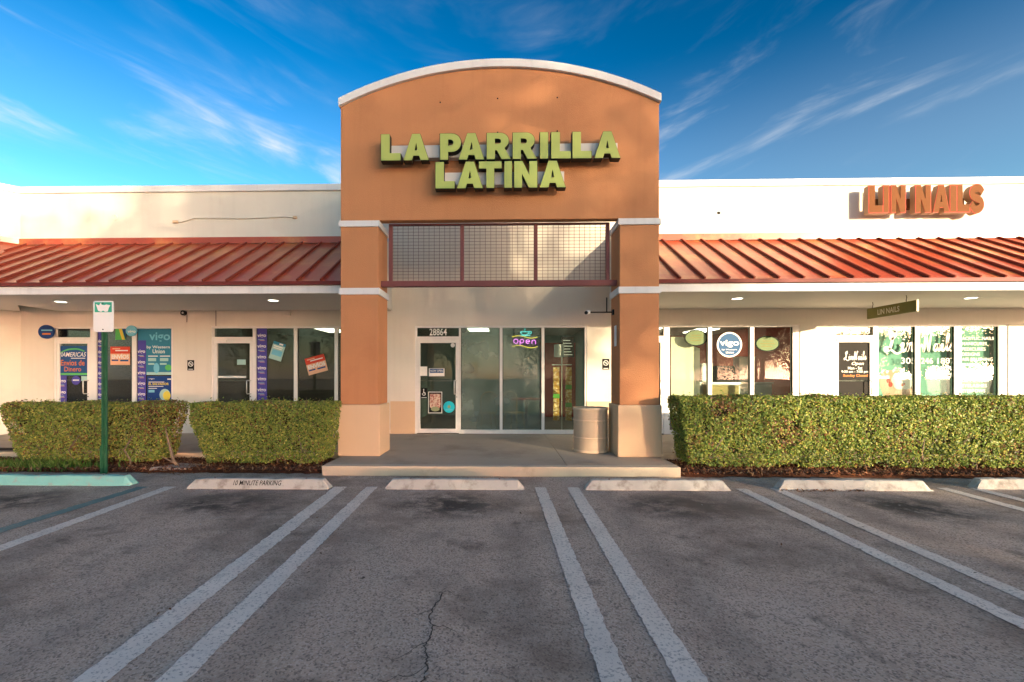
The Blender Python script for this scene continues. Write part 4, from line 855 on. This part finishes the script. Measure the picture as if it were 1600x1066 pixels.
# ------------------------------------------------------------------ things inside the shops
def chair(x, y, rz, label):
    t = thing('wooden_chair', label, 'chair', (x, y, .146), 'wooden chairs inside the restaurant'); M = Matrix.Translation((x, y, .146)) @ Matrix.Rotation(rz, 4, 'Z')
    def put(mb, nm): mb.v = [tuple(M @ Vector(p)) for p in mb.v]; mb.build(nm, 'wood', t)
    put(MB().polyxz([(-.2, .43), (.2, .43), (.2, .46), (-.2, .46)], -.2, .2), 'seat')
    for sx, sy in ((-1, -1), (1, -1), (-1, 1), (1, 1)): put(MB().tube([(sx*.15, sy*.15, .43), (sx*.21, sy*.2, 0)], [.018, .012], 8), 'leg')
    put(MB().tube([(x_, .19+.02*(z_-.46), z_) for x_, z_ in [(-.19, .46), (-.2, .75)]+arc(0, .78, .2, .18, 180, 0, 8)+[(.2, .75), (.19, .46)]], .016, 8), 'backrest')
    for k in range(5): put(MB().tube([(-.12+.06*k, .19, .46), (-.12+.06*k, .20, .93)], .008, 6), 'spindle')
    put(MB().tube([(-.18, 0, .2), (.18, 0, .2)], .01, 6), 'stretcher')
chair(-.42, 11.15, R(200), 'wooden spindle-back chair behind the first hazy pane')
chair(.25, 11.3, R(30), 'wooden spindle-back chair behind the pane under the neon sign')
t = thing('dining_table', 'dark dining table behind the pane under the neon sign', 'table', (.6, 12.2, .146)); MB().box(.2, 1.0, 11.9, 12.6, .86, .9).build('table_top', 'room_accent', t); MB().tube([(.6, 12.25, .17), (.6, 12.25, .86)], .04, 10).build('pedestal', 'black_metal', t); MB().box(.35, .85, 12.0, 12.5, .146, .17).build('foot', 'black_metal', t)
rk = thing('snack_rack', 'wire rack hung with two columns of yellow snack bags behind the glass', 'rack', (1.4, 11.25, .146))
MB().tube([(1.42, 11.3, .15), (1.42, 11.3, 2.2)], .015, 8).box(1.2, 1.65, 11.15, 11.45, .146, .16).box(1.18, 1.66, 11.29, 11.31, 1.75, 1.77).build('stand', 'steel', rk)
for cx_ in (1.27, 1.57):
    for k in range(12):
        z = 1.60-.108*k; o = MB(); a = random.gauss(0, .4); wq = .07+.012*random.random()
        o.prism([(cx_-wq, 11.17+.03*a, z+.02*a), (cx_+wq, 11.17-.03*a, z-.02*a), (cx_+wq*.9, 11.13, z+.10), (cx_-wq*.9, 11.14, z+.10)], [(cx_-wq, 11.225, z), (cx_+wq, 11.225, z), (cx_+wq*.9, 11.20, z+.10), (cx_-wq*.9, 11.20, z+.10)]); o.build('snack_bag', 'crisp_bag' if random.random() > .12 else 'crisp_green', rk)
MB().lathe([(.12, 1.95), (.12, 2.25), (.001, 2.25)], 1.35, 11.3, 20).build('canister', 'interior_steel', rk)
t = thing('menu_board', 'small dark menu board on the red wall inside the restaurant', 'menu board', (1.7, 13, 1.8)); MB().box(1.62, 1.98, 13.0, 13.03, 2.02, 2.6).build('board', 'black_film', t)
for k in range(6): MB().box(1.67, 1.93-.03*(k % 3), 12.995, 12.999, 2.08+.08*k, 2.10+.08*k).build('line', 'paper', t)
ct = thing('kitchen_counter', 'steel kitchen counter behind the panes right of the tower', 'counter', (5.4, 11.8, .146)); MB().box(4.5, 6.6, 11.5, 12.2, .146, 1.30).build('cabinet', 'interior_steel', ct, bevel=.01); MB().box(4.48, 6.62, 11.48, 12.22, 1.301, 1.33).build('top', 'steel', ct)
def goods(nm, lab, cat, x0, x1, y0, y1, z0, z1, mat):
    t = thing(nm, lab, cat, ((x0+x1)/2, (y0+y1)/2, z0)); MB().box(x0, x1, y0, y1, z0, z1).build('body', mat, t, bevel=.01); MB().box(x0-.008, x1+.008, y0-.008, y1+.008, z1+.001, z1+.02).build('lid', mat, t)
goods('cardboard_box', 'plain cardboard box standing low behind the pane with the blue vigo sticker', 'box', 4.86, 5.55, 11.0, 11.4, .6, 1.25, 'cardboard')
goods('food_warmer', 'dark glass-fronted food warmer on the steel counter', 'appliance', 5.3, 5.75, 11.6, 12.0, 1.332, 1.72, 'black_film')
goods('steel_urn', 'grey steel container on the counter below the blue vigo sticker', 'container', 4.9, 5.2, 11.6, 11.9, 1.332, 1.78, 'interior_steel')
goods('steel_urn', 'tall grey steel container behind the pane with the second oval board', 'container', 5.85, 6.25, 11.6, 11.9, 1.332, 1.95, 'interior_steel')
MB().box(4.86, 5.55, 11.05, 11.35, .146, .6).build('plinth', 'room_dark', ct)

# ------------------------------------------------------------------ hedges, stems, grass
def hedge(label, x0, x1, b0, b1, y0, y1, z0, z1, dens, seed, dry=.1, patches=()):
    rs = np.random.default_rng(seed); t = thing('hedge', label, 'hedge', ((x0+x1)/2, (y0+y1)/2, .03), 'clipped hedges along the walkway')
    h = z1-z0
    def lim(z): u = np.clip((z-z0)/h, 0, 1)**.6; return b0+(x0-b0)*u, b1+(x1-b1)*u
    parts = []
    nf = int((x1-x0)*h*dens); nt = int((x1-x0)*(y1-y0)*dens*.9); ns = int((y1-y0)*h*dens)
    z = z0+h*rs.random(nf)**.9; a, b = lim(z); parts.append((np.stack([a+(b-a)*rs.random(nf), np.full(nf, y0), z], 1), np.tile([0, -1, .15], (nf, 1))))
    x = x0+(x1-x0)*rs.random(nt); parts.append((np.stack([x, y0+(y1-y0)*rs.random(nt), np.full(nt, z1)], 1), np.tile([0, -.2, 1], (nt, 1))))
    for s in (0, 1):
        z = z0+h*rs.random(ns); ab = lim(z)[s]; parts.append((np.stack([ab, y0+(y1-y0)*rs.random(ns), z], 1), np.tile([(-1, 1)[s], -.3, .1], (ns, 1))))
    P = np.concatenate([p for p, _ in parts]); N = np.concatenate([q for _, q in parts]); n = len(P)
    nz = np.array([mnoise.noise((p[0]*2.6, p[1]*2.6, p[2]*2.6+seed)) for p in P]); nz2 = np.array([mnoise.noise((p[0]*7, p[1]*7, p[2]*7-seed)) for p in P])
    # ragged lower edge: bare stems below an uneven hem
    hem = z0+.16*np.array([max(0, mnoise.noise((p[0]*2.2, seed, 0)))+.5*max(0, mnoise.noise((p[0]*6, seed, 3))) for p in P]); keep = (P[:, 2] > hem) | (rs.random(n) < .12)
    # round the shoulder, roll the surface
    depth = rs.exponential(.035, n); shoot = np.where(rs.random(n) < .03, rs.random(n)*.07, 0); P = P + N*(nz*.05+nz2*.03-depth+shoot)[:, None]
    edge = np.maximum(0, (P[:, 2]-(z1-.10)))/.10; P[:, 1] += np.where(P[:, 1] < y0+.12, edge**2*.06, 0)
    hole = np.zeros(n)
    for hx, hz_, hr in patches: hole = np.maximum(hole, np.clip(1.3-np.hypot(P[:, 0]-hx, P[:, 2]-hz_)/hr, 0, 1))
    keep &= ~((hole > .35) & (rs.random(n) < .3*np.clip(hole*1.5, 0, 1))); keep &= ~((nz2 < -.33) & (rs.random(n) < .5))
    N = N*.9+rs.normal(size=(n, 3))*.55
    brown = (rs.random(n) < dry*(.5+2.2*np.clip(nz+.15, 0, 1))+hole*.38)
    T = np.array([(.16, .21, .04), (.11, .17, .035), (.24, .26, .05), (.07, .115, .03), (.30, .28, .07)])[rs.choice(5, n, p=[.32, .26, .18, .14, .10])]
    Bc = np.array([(.20, .10, .045), (.30, .13, .05), (.26, .17, .07), (.12, .06, .04)])[rs.choice(4, n)]
    T = np.where(brown[:, None], Bc, T*1.55)*(.75+.5*rs.random((n, 1))); T = np.concatenate([T, np.ones((n, 1))], 1)
    P, N, T = P[keep], N[keep], T[keep]; V, F = leaves(P, N, .037, .55, .25, rs)
    tinted('foliage', V, F, np.repeat(T, 4, 0), 'leaf', t)
    # twig mass inside, so the hedge is not hollow
    mb = MB(); q = .085; r2 = random.Random(seed)
    mb.prism([(b0+q, y0+q, z0+.18), (b1-q, y0+q, z0+.18), (b1-q, y1-q, z0+.18), (b0+q, y1-q, z0+.18)], [(x0+q, y0+q, z1-q), (x1-q, y0+q, z1-q), (x1-q, y1-q, z1-q), (x0+q, y1-q, z1-q)]); mb.build('twig_core', 'twigs', t)
    mb = MB()
    for i in range(int((x1-x0)*70)):
        x = b0+.05+(b1-b0-.1)*r2.random(); z = z0+(h-.1)*r2.random(); p = Vector((x, y0+.03+.05*r2.random(), z)); d = Vector((r2.gauss(0, .1), r2.gauss(0, .03), .08+.12*r2.random())); mb.tube([p, p+d*.5+Vector((r2.gauss(0, .015), 0, 0)), p+d], [.005, .004, .002], 4, cap=False)
    stuff(mb.build('twigs', 'bark', t, recalc=False))
    for i in range(int((x1-x0)/.42)):
        x = b0+.2+(b1-b0-.4)*(i+.5+r2.uniform(-.3, .3))/max(1, int((x1-x0)/.42)); yy = (y0+y1)/2+r2.uniform(-.25, .1); w_ = .012+.01*r2.random()
        MB().tube([(x, yy, .02), (x+r2.gauss(0, .04), yy, .15), (x+r2.gauss(0, .08), yy-.05, .32), (x+r2.gauss(0, .12), yy-.08, .55)], [w_*1.2, w_, w_*.8, w_*.5], 6).build('stem', 'bark', t, smooth=True)
    return t
pm('twigs', (.05, .04, .022), .95, .5, 20, 1, 40)
h1 = hedge('wide clipped hedge behind the green sign post, browned at its upper corner', -7.93, -5.26, -7.55, -5.52, 7.06, 7.58, .14, 1.04, 7400, 11, .13, ((-5.5, .85, .38),))
MB().tube([(-5.10, 7.12, .03), (-5.18, 7.10, .16), (-5.23, 7.10, .36), (-5.27, 7.10, .5), (-5.34, 7.14, .7)], [.03, .024, .018, .014, .008], 8).tube([(-5.14, 7.1, .10), (-5.27, 7.07, .18), (-5.33, 7.05, .22)], [.014, .010, .006], 7).build('bare_trunk', 'bark', h1, smooth=True)
hedge('clipped hedge between the bare-stemmed hedge gap and the left column', -4.92, -2.68, -4.56, -2.86, 7.02, 7.56, .13, 1.055, 7400, 12, .09)
hedge('long sunlit clipped hedge right of the entrance slab', 2.67, 9.6, 2.84, 9.5, 7.02, 7.58, .11, 1.15, 7400, 13, .10, ((4.25, .62, .25), (6.0, .52, .16), (3.3, .98, .2), (7.6, .35, .18)))
def tuft(name, label, cx, cy, rx, ry, n, hgt, seed):
    rs = np.random.default_rng(seed); P = np.stack([cx+rx*rs.normal(size=n), cy+ry*rs.normal(size=n), np.full(n, .01)], 1); d = rs.normal(size=(n, 3))*[.35, .3, 0]+[0, 0, 1]; hh = hgt*(.5+.8*rs.random((n, 1))); s = np.cross(d, rs.normal(size=(n, 3))); s = s/np.linalg.norm(s, axis=1, keepdims=True)*.006
    V = np.stack([P-s, P+s, P+d*hh*.6+s*.7, P+d*hh+rs.normal(size=(n, 3))*.02], 1).reshape(-1, 3); T = colour_pick(n, [(.07, .16, .025), (.12, .22, .04), (.2, .24, .07)], [3, 2, 1], rs); o = stuff(tinted(name, V, np.arange(4*n).reshape(n, 4), T, 'grass_blade')); o['label'] = label; o['category'] = 'grass'
tuft('grass', 'tuft of long green grass at the left end of the bed', -7.25, 7.0, .45, .06, 1400, .15, 5)
tag(MB().prism([(-5.42, 6.90, .02), (-4.75, 6.93, .02), (-4.78, 7.25, .02), (-5.2, 7.30, .02)], [(-5.40, 6.91, .075), (-4.77, 6.94, .07), (-4.79, 7.24, .07), (-5.18, 7.28, .078)]).build('stepping_stone', 'stepping', bevel=.012), 'flat concrete stepping stone in the gap between the left hedges', 'stepping stone')
tag(MB().bar((-9.0, 7.83, .20), (-7.55, 7.83, .20), .03, .05).build('dark_bar', 'black_metal'), 'low black bar behind the far left end of the hedge', 'dark_bar')  # plain dark bar low at the far left end of the bed
# fallen leaves and grit on the asphalt
rs = np.random.default_rng(21); n = 260; P = np.stack([-6+14*rs.random(n), 2+4.6*rs.random(n)**.6, np.full(n, .008)], 1); V, F = leaves(P, rs.normal(size=(n, 3))*.25+[0, 0, 1], .028, .5, .2, rs)
o = stuff(tinted('fallen_leaves', V, F, colour_pick(n, [(.2, .1, .05), (.35, .3, .25), (.1, .07, .05), (.45, .42, .38)], [2, 2, 3, 1], rs), 'chips')); o['label'] = 'scattered dry leaves and grit on the parking bays'; o['category'] = 'litter'
n = 160; P = np.stack([np.concatenate([rs.normal(3.95, .2, 60), rs.normal(4.5, .1, 30), rs.normal(-5.1, .35, 70)]), np.concatenate([rs.normal(5.97, .03, 90), rs.normal(6.85, .07, 70)]), np.full(n, .012)], 1); V, F = leaves(P, rs.normal(size=(n, 3))*.5+[0, 0, 1], .05, .3, .2, rs)
o = stuff(tinted('dry_twigs', V, F, colour_pick(n, [(.25, .12, .05), (.14, .08, .05)], [1, 1], rs), 'chips')); o['label'] = 'small drifts of dry leaves against the wheel stops'; o['category'] = 'litter'

# ------------------------------------------------------------------ trees across the car park (behind the camera: they shade the shops and show in the glass)
def tree(x, y, label, hgt, cr, cz, n, seed, squash=1., gaps=.0):
    rs = np.random.default_rng(seed); r2 = random.Random(seed); t = thing('shade_tree', label, 'tree', (x, y, 0), 'trees across the car park')
    mb = MB(); mb.tube([(x, y, 0), (x+.08, y, cz*.25), (x-.05, y+.05, cz*.6), (x, y, cz), (x, y, hgt*.9)], [.30, .22, .18, .13, .04], 10); tips = []
    for i in range(14):
        a = r2.random()*6.28; z0 = cz*.55+r2.random()*(hgt*.75-cz*.55); L = cr*(.55+.45*r2.random()); e = Vector((x+math.cos(a)*L, y+math.sin(a)*L, z0+L*(.25+.5*r2.random()))); m_ = Vector((x+math.cos(a)*L*.5, y+math.sin(a)*L*.5, z0+L*.35)); mb.tube([(x, y, z0), m_, e], [.09, .06, .02], 6); tips += [m_, e]
    mb.build('trunk', 'bark', t, smooth=True)
    k = 46; u = rs.normal(size=(k, 3)); u /= np.linalg.norm(u, axis=1, keepdims=True); cc = u*(rs.random((k, 1))**.33)*[cr, cr, (hgt-cz)*squash]*.85; cc += [x, y, cz]; cc = np.concatenate([cc, np.array([list(p) for p in tips])]); sz = cr*(.17+.16*rs.random(len(cc)))
    ci = rs.choice(len(cc), n); P = cc[ci]+rs.normal(size=(n, 3))*sz[ci][:, None]*[1, 1, .75]; P[:, 2] = np.maximum(P[:, 2], 1.4)
    V, F = leaves(P, rs.normal(size=(n, 3))+[0, 0, .5], .24, .55, .15, rs); tinted('crown', V, F, colour_pick(n, [(.05, .09, .02), (.07, .12, .03), (.035, .065, .018), (.10, .13, .035)], [3, 3, 2, 1], rs), 'leaf', t)
def at_sun(d, w): return (d*math.sin(AZ)+w*math.cos(AZ), -d*math.cos(AZ)+w*math.sin(AZ))
TREES = [  # distance towards the sun, offset across it
 (30, 4.6, 15.0, 4.5, 9.4, 18500, 41, 'broad shade tree across the car park, straight towards the sun'),
 (33, -.1, 12.6, 3.9, 7.0, 12500, 42, 'lower shade tree across the car park beside the broad one'),
 (38, -4.4, 12.8, 4.2, 7.6, 7500, 43, 'thin-crowned shade tree across the car park'),
 (36, 2.8, 10.0, 3.8, 5.4, 11000, 44, 'bushy tree low behind the broad shade tree'),
 (46, 10.5, 6.3, 2.8, 3.8, 6000, 45, 'small tree mirrored in the panes right of the tower'),
 (44, 15.5, 6.0, 2.6, 3.6, 5200, 46, 'small tree mirrored in the nail-shop door'),
 (47, 20.5, 6.6, 2.8, 3.9, 6000, 47, 'small tree mirrored in the last nail-shop pane'),
 (48, 6.2, 6.4, 2.8, 3.7, 6000, 50, 'unseen filler tree added to hide the glow mirrored in the pane beside the oval board'),  # from here down: unseen fillers added to block the low sky glow
 (41, 8.4, 5.6, 2.4, 3.2, 5000, 51, 'lowest unseen filler tree, added to hide the glow mirrored right of the tower'),
 (52, 13.2, 7.0, 3.0, 4.0, 6000, 48, 'far filler tree added between the first two trees mirrored at the nail shop'),
 (53, 18.2, 7.0, 3.0, 4.0, 6000, 49, 'far filler tree added between the last two trees mirrored at the nail shop'),
]
for d, w_, hgt, cr, cz, n, seed, lab in TREES: tree(*at_sun(d, w_), lab, hgt, cr, cz, n, seed)
for i, (x, y, hgt, cr, lab) in enumerate(((4, -31, 9, 4.2, 'round tree straight behind the parking bays'), (-6, -33, 10, 4.5, 'dense tree behind the parking bays, mirrored in the entrance glass'), (-16, -30, 9.5, 4.6, 'dense tree mirrored in the left shop window'), (-27, -27, 10, 4.8, 'far dense tree mirrored in the poster shop'))): tree(x, y, lab, hgt, cr, hgt*.52, 5000, 60+i)
